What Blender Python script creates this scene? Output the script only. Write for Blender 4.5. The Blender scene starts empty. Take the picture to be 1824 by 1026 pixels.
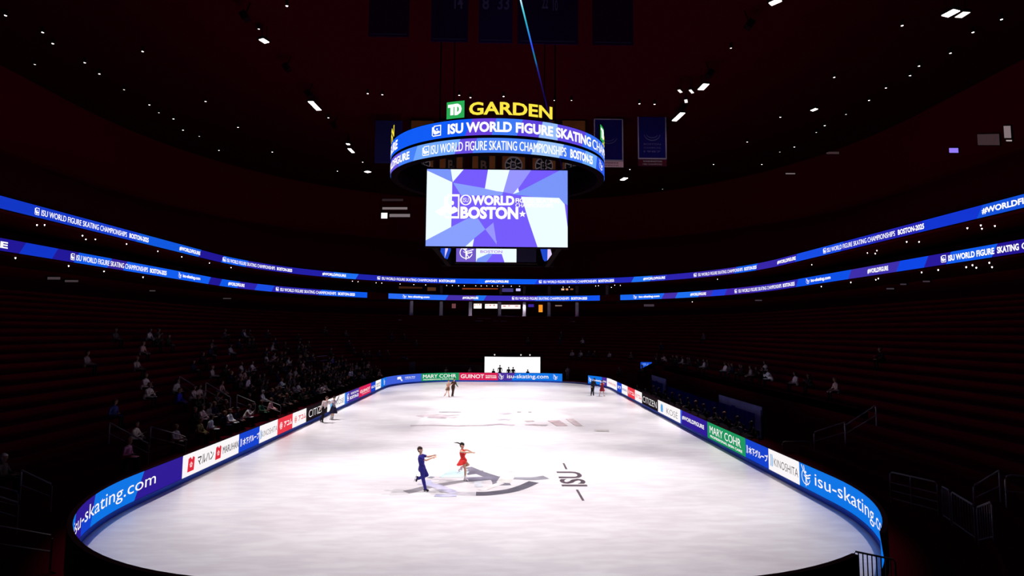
import bpy, bmesh, math, random
from mathutils import Vector, Matrix, noise
random.seed(11)
PI = math.pi
scene = bpy.context.scene
COL = scene.collection

# ------------------------------------------------------------------ camera
CX, CH, F_PX = 0.540, 6.496, 984.49
PITCH, YAW, ROLL = 0.07881, 0.01562, 0.00694
def ray(px, py):
    u = (px - 912.0) / F_PX; v = -(py - 513.0) / F_PX
    return Vector(cam_axes(u, 1.0, v))
def cam_axes(u, w, v):
    c, s = math.cos(ROLL), math.sin(ROLL); u, v = c*u - s*v, s*u + c*v
    c, s = math.cos(PITCH), math.sin(PITCH); y, z = w*c - v*s, w*s + v*c
    c, s = math.cos(YAW), math.sin(YAW)
    return (u*c + y*s, -u*s + y*c, z)
EYE = Vector((CX, 0.0, CH))
RV, FV, UV_ = Vector(cam_axes(1, 0, 0)), Vector(cam_axes(0, 1, 0)), Vector(cam_axes(0, 0, 1))
cam_data = bpy.data.cameras.new('camera')
cam_data.sensor_width = 36.0
cam_data.lens = 36.0 * F_PX / 1824.0
cam_data.clip_start = 0.1; cam_data.clip_end = 600.0
cam = bpy.data.objects.new('camera', cam_data)
COL.objects.link(cam)
cam.matrix_world = Matrix(((RV.x, UV_.x, -FV.x, EYE.x), (RV.y, UV_.y, -FV.y, EYE.y), (RV.z, UV_.z, -FV.z, EYE.z), (0, 0, 0, 1)))
scene.camera = cam
# measuring helpers: where a sight line meets a known surface of the hall
def proj(p):
    d = Vector(p) - EYE
    return (912.0 + F_PX * d.dot(RV) / d.dot(FV), 513.0 - F_PX * d.dot(UV_) / d.dot(FV))
def at_z(px, py, z):
    d = ray(px, py); t = (z - CH) / d.z
    return EYE + d * t
def at_y(px, py, y):
    d = ray(px, py)
    return EYE + d * (y / d.y)
def at_x(px, py, x):
    d = ray(px, py)
    return EYE + d * ((x - CX) / d.x)

# ------------------------------------------------------------------ world, exposure, lights
def lin(c):
    return tuple((v/255.0/12.92 if v/255.0 <= 0.04045 else ((v/255.0 + 0.055)/1.055)**2.4) for v in c)
world = bpy.data.worlds.new('world'); scene.world = world
world.use_nodes = True
world.node_tree.nodes['Background'].inputs[0].default_value = (1.0, 0.03, 0.12, 1)
world.node_tree.nodes['Background'].inputs[1].default_value = 0.004
vs = scene.view_settings
vs.view_transform = 'Standard'; vs.look = 'None'; vs.exposure = 0.0; vs.gamma = 1.0; vs.use_curve_mapping = False

RINK_X, RINK_R, Y0, Y1 = 12.97, 8.734, 12.303, 72.356      # the dasher boards: half width, corner radius, near and far end
YC = (Y0 + Y1) / 2
ROOF = 33.0
FLOOD_Z = 31.2
FLOOD_W = 33000.0
def spot(x, y, z, tx, ty, w, size=37.0, blend=0.6, col=(1.0, 0.955, 0.965)):
    d = bpy.data.lights.new('ice_spot', 'SPOT'); d.energy = w; d.spot_size = math.radians(size); d.spot_blend = blend
    d.shadow_soft_size = 0.18; d.color = col
    o = bpy.data.objects.new('ice_spot', d); COL.objects.link(o)
    o.location = (x, y, z)
    o.rotation_euler = (Vector((tx, ty, 0)) - Vector((x, y, z))).to_track_quat('-Z', 'Y').to_euler()
    return o
FLOODS = []
for sx in (-1, 1):
    for y, ty, tx, k in ((20.0, 21.6, 3.0, 0.86), (29.0, 27.0, 4.5, 0.66), (37.5, 35.0, 6.5, 0.76), (43.3, 42.5, 6.0, 1.05), (52.0, 51.0, 5.0, 1.0), (58.0, 58.2, 5.0, 0.8), (67.0, 66.0, 4.0, 0.85)):
        if sx > 0 and y == 58.0: y = 60.2
        FLOODS.append((sx*20.2, y))
        spot(sx*20.2, y, FLOOD_Z, sx*tx, ty, FLOOD_W*k)

# ------------------------------------------------------------------ materials
MATS = {}
def mat(name, rgb=(128, 128, 128), rough=0.6, metal=0.0, spec=0.3, emit=None, strength=1.0, vary=0.0, scale=8.0):
    if name in MATS: return MATS[name]
    m = bpy.data.materials.new(name); m.use_nodes = True
    nt = m.node_tree; b = nt.nodes['Principled BSDF']
    c = lin(rgb)
    b.inputs['Base Color'].default_value = (*c, 1); b.inputs['Roughness'].default_value = rough
    b.inputs['Metallic'].default_value = metal; b.inputs['Specular IOR Level'].default_value = spec
    if vary > 0:
        n = nt.nodes.new('ShaderNodeTexNoise'); n.inputs['Scale'].default_value = scale; n.inputs['Detail'].default_value = 4
        g = nt.nodes.new('ShaderNodeNewGeometry'); nt.links.new(g.outputs['Position'], n.inputs['Vector'])
        r = nt.nodes.new('ShaderNodeValToRGB')
        r.color_ramp.elements[0].position = 0.3; r.color_ramp.elements[1].position = 0.7
        r.color_ramp.elements[0].color = (*[v*(1-vary) for v in c], 1); r.color_ramp.elements[1].color = (*[min(1, v*(1+vary)) for v in c], 1)
        nt.links.new(n.outputs['Fac'], r.inputs[0]); nt.links.new(r.outputs[0], b.inputs['Base Color'])
    if emit is not None:
        b.inputs['Emission Color'].default_value = (*lin(emit), 1); b.inputs['Emission Strength'].default_value = strength
        b.inputs['Base Color'].default_value = (0.01, 0.01, 0.01, 1); b.inputs['Specular IOR Level'].default_value = 0.0
    MATS[name] = m
    return m
def led(rgb, strength=1.0):
    return mat('led_%d_%d_%d' % rgb + ('' if strength == 1 else '_%g' % strength), rgb, emit=rgb, strength=strength)
def ink(rgb):
    return mat('print_%d_%d_%d' % rgb, rgb, rough=0.5, spec=0.15)
M_STAND = mat('seat_vinyl_ambient_red', (72, 2, 18), rough=0.9, spec=0.02, vary=0.12, scale=0.7)  # dim red ambient tint of the dark hall put into the base colour
M_FRONT = mat('front_rows_ambient_red', (74, 2, 18), rough=0.9, spec=0.02)  # same ambient red painted into the front rows and floor
M_UPPER = mat('upper_seats_ambient_red', (88, 2, 22), rough=0.95, spec=0.0)  # red raised where little light reaches, so the ambient tint stays even
M_WALL = mat('wall_ambient_red', (92, 2, 24), rough=0.95, spec=0.0)  # ambient red painted in, stronger to make up for the weak light here
M_ROOF = mat('roof_ambient_red', (54, 2, 13), rough=0.95, spec=0.0)  # ambient red in the roof colour, balanced against the bounce from the ice
M_BLACK = mat('black_paint', (24, 3, 9), rough=0.85, spec=0.03)
M_SB = mat('scoreboard_black', (12, 1, 4), rough=0.9, spec=0.02)
M_STEEL = mat('rail_steel', (150, 145, 148), rough=0.45, metal=0.3, spec=0.4)
M_LAMP = mat('lamp_glass', (255, 250, 248), emit=(255, 250, 248), strength=6.0)
M_LAMP_DIM = mat('lamp_glass_dim', (255, 240, 235), emit=(255, 240, 235), strength=1.3)
WHITE_LED = led((255, 252, 255), 1.15)

# ------------------------------------------------------------------ mesh helpers
class MB:
    """Collects shapes and links them as ONE mesh object."""
    def __init__(self): self.v = []; self.f = []; self.m = []; self.mats = []
    def mi(self, m):
        if m not in self.mats: self.mats.append(m)
        return self.mats.index(m)
    def add(self, vs_, fs_, m):
        i = self.mi(m); n = len(self.v)
        self.v += [tuple(p) for p in vs_]; self.f += [tuple(n + k for k in f) for f in fs_]; self.m += [i]*len(fs_)
    def box(self, c, s, m, rz=0.0, rot=None):
        R = rot if rot is not None else Matrix.Rotation(rz, 3, 'Z')
        P = [Vector(c) + R @ Vector((sx*s[0]/2, sy*s[1]/2, sz*s[2]/2)) for sx in (-1, 1) for sy in (-1, 1) for sz in (-1, 1)]
        self.add(P, [(0, 1, 3, 2), (4, 6, 7, 5), (0, 4, 5, 1), (2, 3, 7, 6), (0, 2, 6, 4), (1, 5, 7, 3)], m)
    def tube(self, pts, r, m, n=8, closed=False):
        pts = [Vector(p) for p in pts]; rings = []
        for i, p in enumerate(pts):
            a = pts[i-1] if i else (pts[-1] if closed else p); b = pts[i+1] if i+1 < len(pts) else (pts[0] if closed else p)
            t = (b - a).normalized(); up = Vector((0, 0, 1)) if abs(t.z) < 0.95 else Vector((1, 0, 0))
            x = t.cross(up).normalized(); y = x.cross(t)
            rr = r[i] if isinstance(r, (list, tuple)) else r
            rings.append([p + x*math.cos(2*PI*k/n)*rr + y*math.sin(2*PI*k/n)*rr for k in range(n)])
        vs_ = [q for g in rings for q in g]; fs = []
        for i in range(len(pts) - (0 if closed else 1)):
            j = (i+1) % len(pts)
            for k in range(n): fs.append((i*n+k, i*n+(k+1) % n, j*n+(k+1) % n, j*n+k))
        if not closed: fs += [tuple(range(n-1, -1, -1)), tuple((len(pts)-1)*n + k for k in range(n))]
        self.add(vs_, fs, m)
    def lathe(self, prof, m, c=(0, 0, 0), n=20):
        vs_ = []; fs = []
        for r, z in prof:
            for k in range(n): vs_.append((c[0]+r*math.cos(2*PI*k/n), c[1]+r*math.sin(2*PI*k/n), c[2]+z))
        for i in range(len(prof)-1):
            for k in range(n): fs.append((i*n+k, i*n+(k+1) % n, (i+1)*n+(k+1) % n, (i+1)*n+k))
        fs += [tuple(range(n-1, -1, -1)), tuple((len(prof)-1)*n+k for k in range(n))]
        self.add(vs_, fs, m)
    def build(self, name, parent=None, smooth=False, origin=None):
        me = bpy.data.meshes.new(name)
        off = Vector(origin) if origin is not None else Vector((0, 0, 0))
        me.from_pydata([tuple(Vector(p) - off) for p in self.v], [], self.f)
        for m in self.mats: me.materials.append(m)
        me.polygons.foreach_set('material_index', self.m)
        if smooth: me.polygons.foreach_set('use_smooth', [True]*len(self.f))
        me.update()
        o = bpy.data.objects.new(name, me); COL.objects.link(o)
        if origin is not None and parent is None: o.location = off
        if parent is not None: o.parent = parent
        return o
def tag(o, label=None, cat=None, group=None, kind=None):
    if label: o['label'] = label
    if cat: o['category'] = cat
    if group: o['group'] = group
    if kind: o['kind'] = kind
    return o
def thing(name, label, cat, loc=(0, 0, 0), group=None, rz=0.0):
    o = bpy.data.objects.new(name, None); COL.objects.link(o)
    o.location = loc; o.rotation_euler = (0, 0, rz); o.empty_display_size = 0.3
    return tag(o, label, cat, group)

# ------------------------------------------------------------------ lettering
_TXT = {}
def text_shape(s, weight=0.0):
    """Flat outline of a line of writing, scaled to the unit square: (verts, faces, aspect)."""
    k = (s, weight)
    if k in _TXT: return _TXT[k]
    c = bpy.data.curves.new('lettering', 'FONT'); c.body = s; c.size = 1; c.offset = weight; c.resolution_u = 3
    o = bpy.data.objects.new('lettering', c); COL.objects.link(o)
    dg = bpy.context.evaluated_depsgraph_get(); dg.update()
    me = bpy.data.meshes.new_from_object(o.evaluated_get(dg))
    P = [v.co.copy() for v in me.vertices]; Fc = [tuple(p.vertices) for p in me.polygons]
    bpy.data.objects.remove(o); bpy.data.curves.remove(c); bpy.data.meshes.remove(me)
    x0, x1 = min(p.x for p in P), max(p.x for p in P); y0, y1 = min(p.y for p in P), max(p.y for p in P)
    _TXT[k] = ([((p.x-x0)/(x1-x0), (p.y-y0)/(y1-y0)) for p in P], Fc, (x1-x0)/(y1-y0))
    return _TXT[k]
def put_text(mb, mp, s, u0, u1, v0, v1, m, off, weight=0.03, slant=0.0):
    if 'M' in s and weight > 0.005:                           # a heavier M would close up: thicken the line by doubling it
        P, Fc, asp = text_shape(s, 0.0); d = weight*0.55*(u1-u0)/asp
        for q_, k_ in ((-d, 0.0), (d, 0.0008)): mb.add([mp(u0 + q_ + (u1-u0)*x, v0 + (v1-v0)*y, off + k_) for x, y in P], Fc, m)
        return
    P, Fc, _ = text_shape(s, weight)
    mb.add([mp(u0 + (u1-u0)*x + slant*(y-0.5)*(v1-v0), v0 + (v1-v0)*y, off) for x, y in P], Fc, m)
def put_poly(mb, mp, pts, m, off):
    mb.add([mp(u, v, off) for u, v in pts], [tuple(range(len(pts)))], m)
def put_quad(mb, mp, u0, u1, v0, v1, m, off, slant=0.0, slant2=None, step=0.2):
    n = max(1, int(abs(u1-u0)/step)); s2 = slant if slant2 is None else slant2
    vs_ = []
    for i in range(n+1):
        t = i/n; u = u0 + (u1-u0)*t; sl = slant + (s2-slant)*t
        vs_ += [mp(u - sl/2, v0, off), mp(u + sl/2, v1, off)]
    mb.add(vs_, [(2*i, 2*i+2, 2*i+3, 2*i+1) for i in range(n)], m)
def put_strip(mb, mp, pts, w, m, off):
    vs_ = []; n = len(pts)
    for i, (u, v) in enumerate(pts):
        a = pts[max(0, i-1)]; b = pts[min(n-1, i+1)]
        dx, dy = b[0]-a[0], b[1]-a[1]; L = math.hypot(dx, dy) or 1
        ww = w[i] if isinstance(w, (list, tuple)) else w
        nx, ny = -dy/L*ww/2, dx/L*ww/2
        vs_ += [mp(u+nx, v+ny, off), mp(u-nx, v-ny, off)]
    mb.add(vs_, [(2*i, 2*i+1, 2*i+3, 2*i+2) for i in range(n-1)], m)
def put_disc(mb, mp, u, v, r, m, off, ru=None, n=20):
    ru = r if ru is None else ru
    put_poly(mb, mp, [(u+ru*math.cos(2*PI*k/n), v+r*math.sin(2*PI*k/n)) for k in range(n)], m, off)
def put_ring(mb, mp, u, v, r, w, m, off, a0=0, a1=360, n=24, ru=None):
    k = 1.0 if ru is None else ru/r
    put_strip(mb, mp, [(u+k*r*math.cos(math.radians(a0+(a1-a0)*i/n)), v+r*math.sin(math.radians(a0+(a1-a0)*i/n))) for i in range(n+1)], w, m, off)

def logo_square(mb, mp, u, v, h, m, off, w=None):
    """Event emblem: a square frame that a curved skater breaks out of on the left."""
    w = h if w is None else w
    U = lambda x, y: (u + (x-0.5)*w, v + (y-0.5)*h)
    t = 0.09
    for P in ([(0.2, 1), (1, 1), (1, 1-t), (0.2, 1-t)], [(1-t, 1), (1, 1), (1, 0), (1-t, 0)], [(0.1, 0), (1, 0), (1, t), (0.1, t)], [(0, 0.1), (t, 0.05), (t, 0.9), (0, 0.9)]):
        put_poly(mb, mp, [U(*p) for p in P], m, off)
    put_poly(mb, mp, [U(*p) for p in ((0.1, 0.62), (0.34, 0.58), (0.5, 0.44), (0.66, 0.5), (0.86, 0.42), (0.9, 0.3), (0.6, 0.2), (0.34, 0.16), (0.16, 0.3))], m, off)
    put_poly(mb, mp, [U(*p) for p in ((0.1, 0.88), (0.3, 0.92), (0.24, 0.7), (0.36, 0.5), (0.2, 0.45), (0.08, 0.6))], m, off)
    put_disc(mb, mp, *U(0.56, 0.64), 0.09*h, m, off, ru=0.09*w, n=12)
def logo_skater(mb, mp, u, v, h, m, off, w=None):
    """Outline figure skater with one leg and both arms drawn as thin curves inside a broken circle."""
    w = h*0.9 if w is None else w
    U = lambda P: [(u + (x-0.5)*w, v + (y-0.5)*h) for x, y in P]
    t = 0.05*h
    put_strip(mb, mp, U([(0.5+0.42*math.cos(a), 0.46+0.36*math.sin(a)) for a in [math.radians(120+12*i) for i in range(20)]]), t, m, off)
    put_strip(mb, mp, U([(0.05, 1.0), (0.2, 0.82), (0.36, 0.66), (0.5, 0.55), (0.7, 0.56), (0.9, 0.64), (1.0, 0.66)]), t*1.2, m, off)
    put_strip(mb, mp, U([(0.3, 1.0), (0.36, 0.8), (0.44, 0.64)]), t, m, off)
    put_strip(mb, mp, U([(0.5, 0.55), (0.52, 0.4), (0.5, 0.2), (0.5, 0.0)]), [t*2.4, t*2.4, t*1.4, t*0.8], m, off)
    put_strip(mb, mp, U([(0.5, 0.42), (0.7, 0.44), (0.92, 0.5)]), t*1.5, m, off)
    put_strip(mb, mp, U([(0.3, 0.52), (0.5, 0.44), (0.64, 0.24), (0.72, 0.1)]), t*0.8, m, off)
    put_disc(mb, mp, *U([(0.5, 0.7)])[0], 0.06*h, m, off, n=12)

# ------------------------------------------------------------------ paths round the rink
def base_loop():
    P = []
    hx, r = RINK_X, RINK_R
    def arc(cx, cy, a0, a1, n=56):
        for i in range(n+1):
            a = math.radians(a0 + (a1-a0)*i/n); P.append((cx + r*math.cos(a), cy + r*math.sin(a), math.cos(a), math.sin(a)))
    P.append((0.0, Y0, 0.0, -1.0))
    arc(-hx+r, Y0+r, 270, 180)
    for k in range(1, 12): P.append((-hx, Y0+r+(Y1-Y0-2*r)*k/12, -1.0, 0.0))
    arc(-hx+r, Y1-r, 180, 90)
    P.append((0.0, Y1, 0.0, 1.0))
    arc(hx-r, Y1-r, 90, 0)
    for k in range(1, 12): P.append((hx, Y1-r-(Y1-Y0-2*r)*k/12, 1.0, 0.0))
    arc(hx-r, Y0+r, 0, -90)
    P.append((0.0, Y0, 0.0, -1.0))
    return P
BASE = base_loop()
class Path:
    """The closed line that runs round the rink at a set distance outside the boards; s grows from left to right seen from the ice."""
    def __init__(self, off):
        self.p = [Vector((x + nx*off, y + ny*off, 0)) for x, y, nx, ny in BASE]
        self.n = [Vector((-nx, -ny, 0)) for x, y, nx, ny in BASE]
        self.s = [0.0]
        for a, b in zip(self.p, self.p[1:]): self.s.append(self.s[-1] + (b-a).length)
        self.L = self.s[-1]
    def at(self, s):
        s = max(0.0, min(self.L - 1e-6, s)); lo, hi = 0, len(self.s)-1
        while hi - lo > 1:
            mid = (lo+hi)//2
            if self.s[mid] <= s: lo = mid
            else: hi = mid
        t = (s - self.s[lo]) / max(1e-9, self.s[hi]-self.s[lo])
        return self.p[lo].lerp(self.p[hi], t), self.n[lo].lerp(self.n[hi], t).normalized()
    def map(self, s, z, off=0.0):
        p, n = self.at(s)
        return (p.x + n.x*off, p.y + n.y*off, z)
    def s_px(self, px, z, side):
        """Arc length at which the line, at height z, stands at that column of the photograph."""
        half = self.L/2
        rng = (self.L*0.04, half) if side == 'L' else (half, self.L*0.96)
        N = 1500; best = None; prev = None
        for i in range(N+1):
            s = rng[0] + (rng[1]-rng[0])*i/N
            q = proj(self.map(s, z))[0]
            if prev is not None and (prev[1]-px)*(q-px) <= 0:
                t = (px-prev[1])/(q-prev[1]) if q != prev[1] else 0
                c = prev[0] + (s-prev[0])*t
                if side == 'L': best = c
                else: return c
            prev = (s, q)
        if best is None: raise ValueError('no %s crossing for %s' % (side, px))
        return best
# ------------------------------------------------------------------ the setting
def sweep(name, prof, m, closed_skip=None, kind='structure'):
    """Rings of the profile (distance outside the boards, height) swept round the rink."""
    vs_ = []; fs = []; n = len(prof)
    B = BASE[:-1]
    for x, y, nx, ny in B:
        for o_, z in prof: vs_.append((x+nx*o_, y+ny*o_, z))
    for i in range(len(B)):
        j = (i+1) % len(B)
        for k in range(n-1):
            if closed_skip and closed_skip(B[i], B[j], k): continue
            fs.append((i*n+k, j*n+k, j*n+k+1, i*n+k+1))
    mb = MB(); mb.add(vs_, fs, m)
    return tag(mb.build(name), kind=kind)

# ice sheet with the marks painted in it
def ice_material():
    m = bpy.data.materials.new('rink_ice'); m.use_nodes = True
    nt = m.node_tree; b = nt.nodes['Principled BSDF']; L = nt.links.new
    g = nt.nodes.new('ShaderNodeNewGeometry')
    mpn = nt.nodes.new('ShaderNodeMapping'); mpn.inputs['Scale'].default_value = (0.3, 0.5, 1); mpn.inputs['Rotation'].default_value = (0, 0, 0.5)
    L(g.outputs['Position'], mpn.inputs['Vector'])
    n1 = nt.nodes.new('ShaderNodeTexNoise'); n1.inputs['Scale'].default_value = 0.55; n1.inputs['Detail'].default_value = 6; n1.inputs['Roughness'].default_value = 0.6
    L(mpn.outputs[0], n1.inputs['Vector'])
    r1 = nt.nodes.new('ShaderNodeValToRGB')
    e = r1.color_ramp.elements
    e[0].position = 0.30; e[0].color = (0.74, 0.68, 0.705, 1); e[1].position = 0.62; e[1].color = (0.89, 0.86, 0.87, 1)
    L(n1.outputs['Fac'], r1.inputs[0])
    n2 = nt.nodes.new('ShaderNodeTexNoise'); n2.inputs['Scale'].default_value = 2.2; n2.inputs['Detail'].default_value = 5
    m2 = nt.nodes.new('ShaderNodeMapping'); m2.inputs['Scale'].default_value = (0.35, 1.4, 1); m2.inputs['Rotation'].default_value = (0, 0, -0.4)
    L(g.outputs['Position'], m2.inputs['Vector']); L(m2.outputs[0], n2.inputs['Vector'])
    r2 = nt.nodes.new('ShaderNodeValToRGB'); r2.color_ramp.elements[0].position = 0.42; r2.color_ramp.elements[1].position = 0.6
    r2.color_ramp.elements[0].color = (0.90, 0.88, 0.895, 1); r2.color_ramp.elements[1].color = (1, 1, 1, 1)
    L(n2.outputs['Fac'], r2.inputs[0])
    mx = nt.nodes.new('ShaderNodeMixRGB'); mx.blend_type = 'MULTIPLY'; mx.inputs[0].default_value = 0.8
    L(r1.outputs[0], mx.inputs[1]); L(r2.outputs[0], mx.inputs[2]); L(mx.outputs[0], b.inputs['Base Color'])
    b.inputs['Roughness'].default_value = 0.32; b.inputs['Specular IOR Level'].default_value = 0.35
    return m
mb = MB()
loop = [(x, y, 0.0) for x, y, nx, ny in BASE[:-1]]
mb.add(loop + [(x, y, -0.06) for x, y, z in loop], [tuple(range(len(loop)-1, -1, -1))], ice_material())
ICE = tag(mb.build('floor_ice'), 'white skating ice lit bright from the roof', kind='structure')
zmap = lambda h: (lambda px, py, off: tuple(at_z(px, py, h)))
PAINT = [0]
def ice_paint(name, rgb, draw, h=0.004, label=None):
    q = MB(); draw(q, mat('ice_paint_%d_%d_%d' % rgb, rgb, rough=0.4, spec=0.3, vary=0.25, scale=1.6)); o = q.build(name, ICE)
    if label: o['label'] = label
def ground(P): return [tuple(at_z(x, y, 0).xy) for x, y in P]
gmap = lambda h: (lambda x, y, off: (x, y, h))
Z7 = lambda P: [(690 + x*0.2193, 720 + y*0.2193) for x, y in P]
def stroke(name, rgb, pts, w, h):
    PAINT[0] += 1; h = 0.002 + 0.0007*PAINT[0]
    G = ground(Z7(pts))
    # smooth the polyline
    S = []
    for i in range(len(G)-1):
        p0, p1, p2, p3 = [Vector(G[max(0, min(len(G)-1, i+d))]) for d in (-1, 0, 1, 2)]
        for k in range(6):
            t = k/6
            S.append(tuple(0.5*((2*p1) + (p2-p0)*t + (2*p0-5*p1+4*p2-p3)*t*t + (3*p1-p0-3*p2+p3)*t**3)))
    S.append(G[-1])
    n = len(S); W = [w[0] + (w[1]-w[0])*i/(n-1) if isinstance(w, tuple) else w for i in range(n)]
    ice_paint(name, rgb, lambda q, m: put_strip(q, gmap(h), S, W, m, 0), h)
stroke('ice_logo_arc', (193, 188, 196), [(385, 668), (450, 700), (540, 722), (640, 728), (720, 728)], (0.35, 0.55), 0.004)
stroke('ice_logo_arc', (102, 97, 108), [(720, 728), (800, 727), (880, 720), (1000, 702), (1100, 672), (1190, 632)], (0.55, 0.5), 0.005)
stroke('ice_logo_stroke', (148, 142, 148), [(150, 715), (230, 698), (330, 672), (450, 652), (560, 634), (640, 622)], (0.5, 0.35), 0.006)
stroke('ice_logo_stroke', (128, 123, 137), [(655, 512), (740, 552), (860, 596), (910, 620), (930, 660)], (0.4, 0.8), 0.007)
stroke('ice_logo_stroke', (120, 113, 128), [(640, 556), (700, 553), (780, 552)], (0.9, 0.5), 0.006)
stroke('ice_logo_stroke', (134, 129, 147), [(640, 612), (760, 606), (860, 600), (930, 600)], (0.7, 0.5), 0.005)
stroke('ice_logo_stroke', (156, 153, 163), [(930, 602), (1050, 603), (1180, 606), (1290, 594)], (0.22, 0.6), 0.006)
stroke('ice_logo_stroke', (199, 194, 218), [(270, 640), (380, 660), (470, 690), (545, 722)], (0.5, 0.4), 0.003)
stroke('ice_logo_stroke', (226, 221, 218), [(1000, 545), (975, 590), (940, 640)], (0.7, 0.6), 0.008)
stroke('ice_logo_stroke', (225, 218, 218), [(760, 700), (860, 665), (930, 640)], (0.35, 0.3), 0.008)
stroke('ice_logo_patch', (199, 221, 226), [(470, 560), (540, 565), (640, 572)], (1.6, 1.0), 0.003)
stroke('ice_logo_patch', (217, 219, 227), [(705, 650), (770, 648)], (0.9, 0.9), 0.003)
stroke('ice_logo_patch', (189, 188, 217), [(300, 640), (365, 635)], (0.9, 0.7), 0.003)
stroke('ice_logo_patch', (196, 194, 223), [(385, 742), (460, 745), (560, 742)], (0.3, 0.3), 0.003)
stroke('ice_logo_patch', (152, 156, 164), [(340, 600), (370, 590)], (0.3, 0.2), 0.004)
# ISU with a line before and after it, painted across the ice
def isu(q, m):
    a, b, c, d = ground([(1040, 866.5), (993.5, 840), (1045, 866.5), (1029, 840)])
    yb, yt = a[1], b[1]                                   # reading direction runs up the rink
    xr = at_z(1045, 862, 0).x; xl = at_z(999, 862, 0).x
    P, Fc, _ = text_shape('ISU', 0.022)
    q.add([(xr - (xr-xl)*y, yb + (yt-yb)*x, 0.005) for x, y in P], Fc, m)
ice_paint('ice_lettering', (92, 78, 86), isu)
for P in ([(1003.6, 825), (1009, 836)], [(1027.7, 872.4), (1039, 892)]):
    ice_paint('ice_line', (100, 86, 94), lambda q, m, P=P: put_strip(q, gmap(0.005), ground(P), 0.10, m, 0))
# the fainter second emblem nearer the far end
for rgb, pts, w in (((206, 190, 196), [(255, 100), (340, 92), (440, 100), (560, 108)], (0.9, 0.6)), ((190, 172, 181), [(330, 106), (420, 112), (480, 112)], (0.5, 0.5)),
                    ((184, 177, 184), [(420, 66), (500, 64), (600, 66)], (0.5, 0.4)), ((203, 193, 197), [(360, 82), (480, 90), (580, 86)], (0.6, 0.5)),
                    ((200, 186, 191), [(185, 175), (360, 171), (580, 176), (800, 172)], (0.35, 0.3)), ((195, 178, 190), [(800, 172), (900, 163), (960, 166), (1030, 172)], (0.45, 0.4)),
                    ((201, 191, 201), [(920, 80), (1000, 72)], (0.9, 0.7)), ((198, 190, 200), [(890, 128), (950, 124), (1000, 127)], (0.5, 0.5)), ((198, 184, 186), [(1120, 140), (1190, 136)], (0.6, 0.5)),
                    ((196, 178, 183), [(1120, 166), (1200, 168), (1240, 172)], (0.5, 0.5)), ((178, 169, 172), [(1240, 173), (1270, 171), (1300, 173)], (0.45, 0.45)),
                    ((191, 169, 173), [(1350, 134), (1385, 155), (1420, 178)], (0.9, 0.8)), ((201, 184, 186), [(1480, 120), (1520, 150), (1560, 178)], (0.6, 0.5)),
                    ((174, 165, 169), [(1055, 64), (1085, 64)], (0.5, 0.5)), ((186, 177, 182), [(1145, 64), (1170, 64)], (0.5, 0.5)), ((195, 186, 184), [(1680, 214), (1800, 218)], (0.7, 0.5))):
    stroke('ice_logo_patch', rgb, pts, w, 0.004)

# floor slab, stands, suites, roof
mb = MB()
mb.add([(-62, -34, -0.03), (62, -34, -0.03), (62, 122, -0.03), (-62, 122, -0.03)], [(0, 1, 2, 3)], M_FRONT)
tag(mb.build('floor'), kind='structure')
ROW_D, ROW_H, ROW_O, ROW_Z, ROWS = 0.9, 0.43, 1.6, 0.45, 21
def OFFICIAL(x, y):                                       # the flat strips at the officials' side and the far end have no front rows
    if x > 12.9 and 27.0 < y < 65.5: return True
    dx, dy = abs(x) - (RINK_X-RINK_R), y - (Y1-RINK_R)
    return dy > 0 and (dx <= 0 or dy > 0.55*dx)
prof = [(ROW_O, -0.03)]
for k in range(ROWS): prof += [(ROW_O + k*ROW_D, ROW_Z + k*ROW_H), (ROW_O + (k+1)*ROW_D, ROW_Z + k*ROW_H)]
SKIP_ROWS = 5
def skip(a, b, k):
    mx, my = (a[0]+b[0])/2, (a[1]+b[1])/2
    return OFFICIAL(mx, my) and k < 2*SKIP_ROWS
NF = 6
sweep('lower_front_tiers', prof[:2*NF+1], M_FRONT, skip)
sweep('lower_seating_tiers', prof[2*NF:], M_STAND)
# retaining walls behind the flat strips and the cut ends of the front rows
mb = MB(); zt = ROW_Z + SKIP_ROWS*ROW_H; ow = ROW_O + SKIP_ROWS*ROW_D
BB = BASE[:-1]
inside = [OFFICIAL((BB[i][0]+BB[(i+1) % len(BB)][0])/2, (BB[i][1]+BB[(i+1) % len(BB)][1])/2) for i in range(len(BB))]
for i in range(len(BB)):
    p_, n_ = BB[i], BB[(i+1) % len(BB)]
    if inside[i]:
        q0, q1 = (p_[0]+p_[2]*ow, p_[1]+p_[3]*ow), (n_[0]+n_[2]*ow, n_[1]+n_[3]*ow)
        mb.add([(*q0, -.03), (*q1, -.03), (*q1, zt), (*q0, zt)], [(0, 1, 2, 3)], M_FRONT)
    if inside[i] != inside[i-1]:
        P = [(p_[0]+p_[2]*o_, p_[1]+p_[3]*o_, z) for o_, z in prof[:2*SKIP_ROWS+1]] + [(p_[0]+p_[2]*ow, p_[1]+p_[3]*ow, -.03)]
        mb.add(P, [tuple(range(len(P)))], M_FRONT)
tag(mb.build('wall_retaining'), kind='structure')
TOP_O, TOP_Z = ROW_O + ROWS*ROW_D, ROW_Z + (ROWS-1)*ROW_H
CONC_O = 26.5
RIB_O = 20.05
sweep('floor_concourse', [(TOP_O, TOP_Z), (CONC_O, TOP_Z)], M_STAND)
sweep('wall_concourse', [(CONC_O, TOP_Z), (CONC_O, 11.47)], M_WALL)
SUITE_Z, LRIB_Z0, LRIB_Z1, URIB_Z0, URIB_Z1 = 11.47, 11.65, 12.49, 14.45, 15.29
sweep('floor_suite', [(CONC_O, SUITE_Z), (RIB_O+0.12, SUITE_Z), (RIB_O+0.12, LRIB_Z1+0.06), (RIB_O+0.35, LRIB_Z1+0.06), (RIB_O+0.35, 11.82), (CONC_O, 11.82)], M_STAND)
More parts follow.
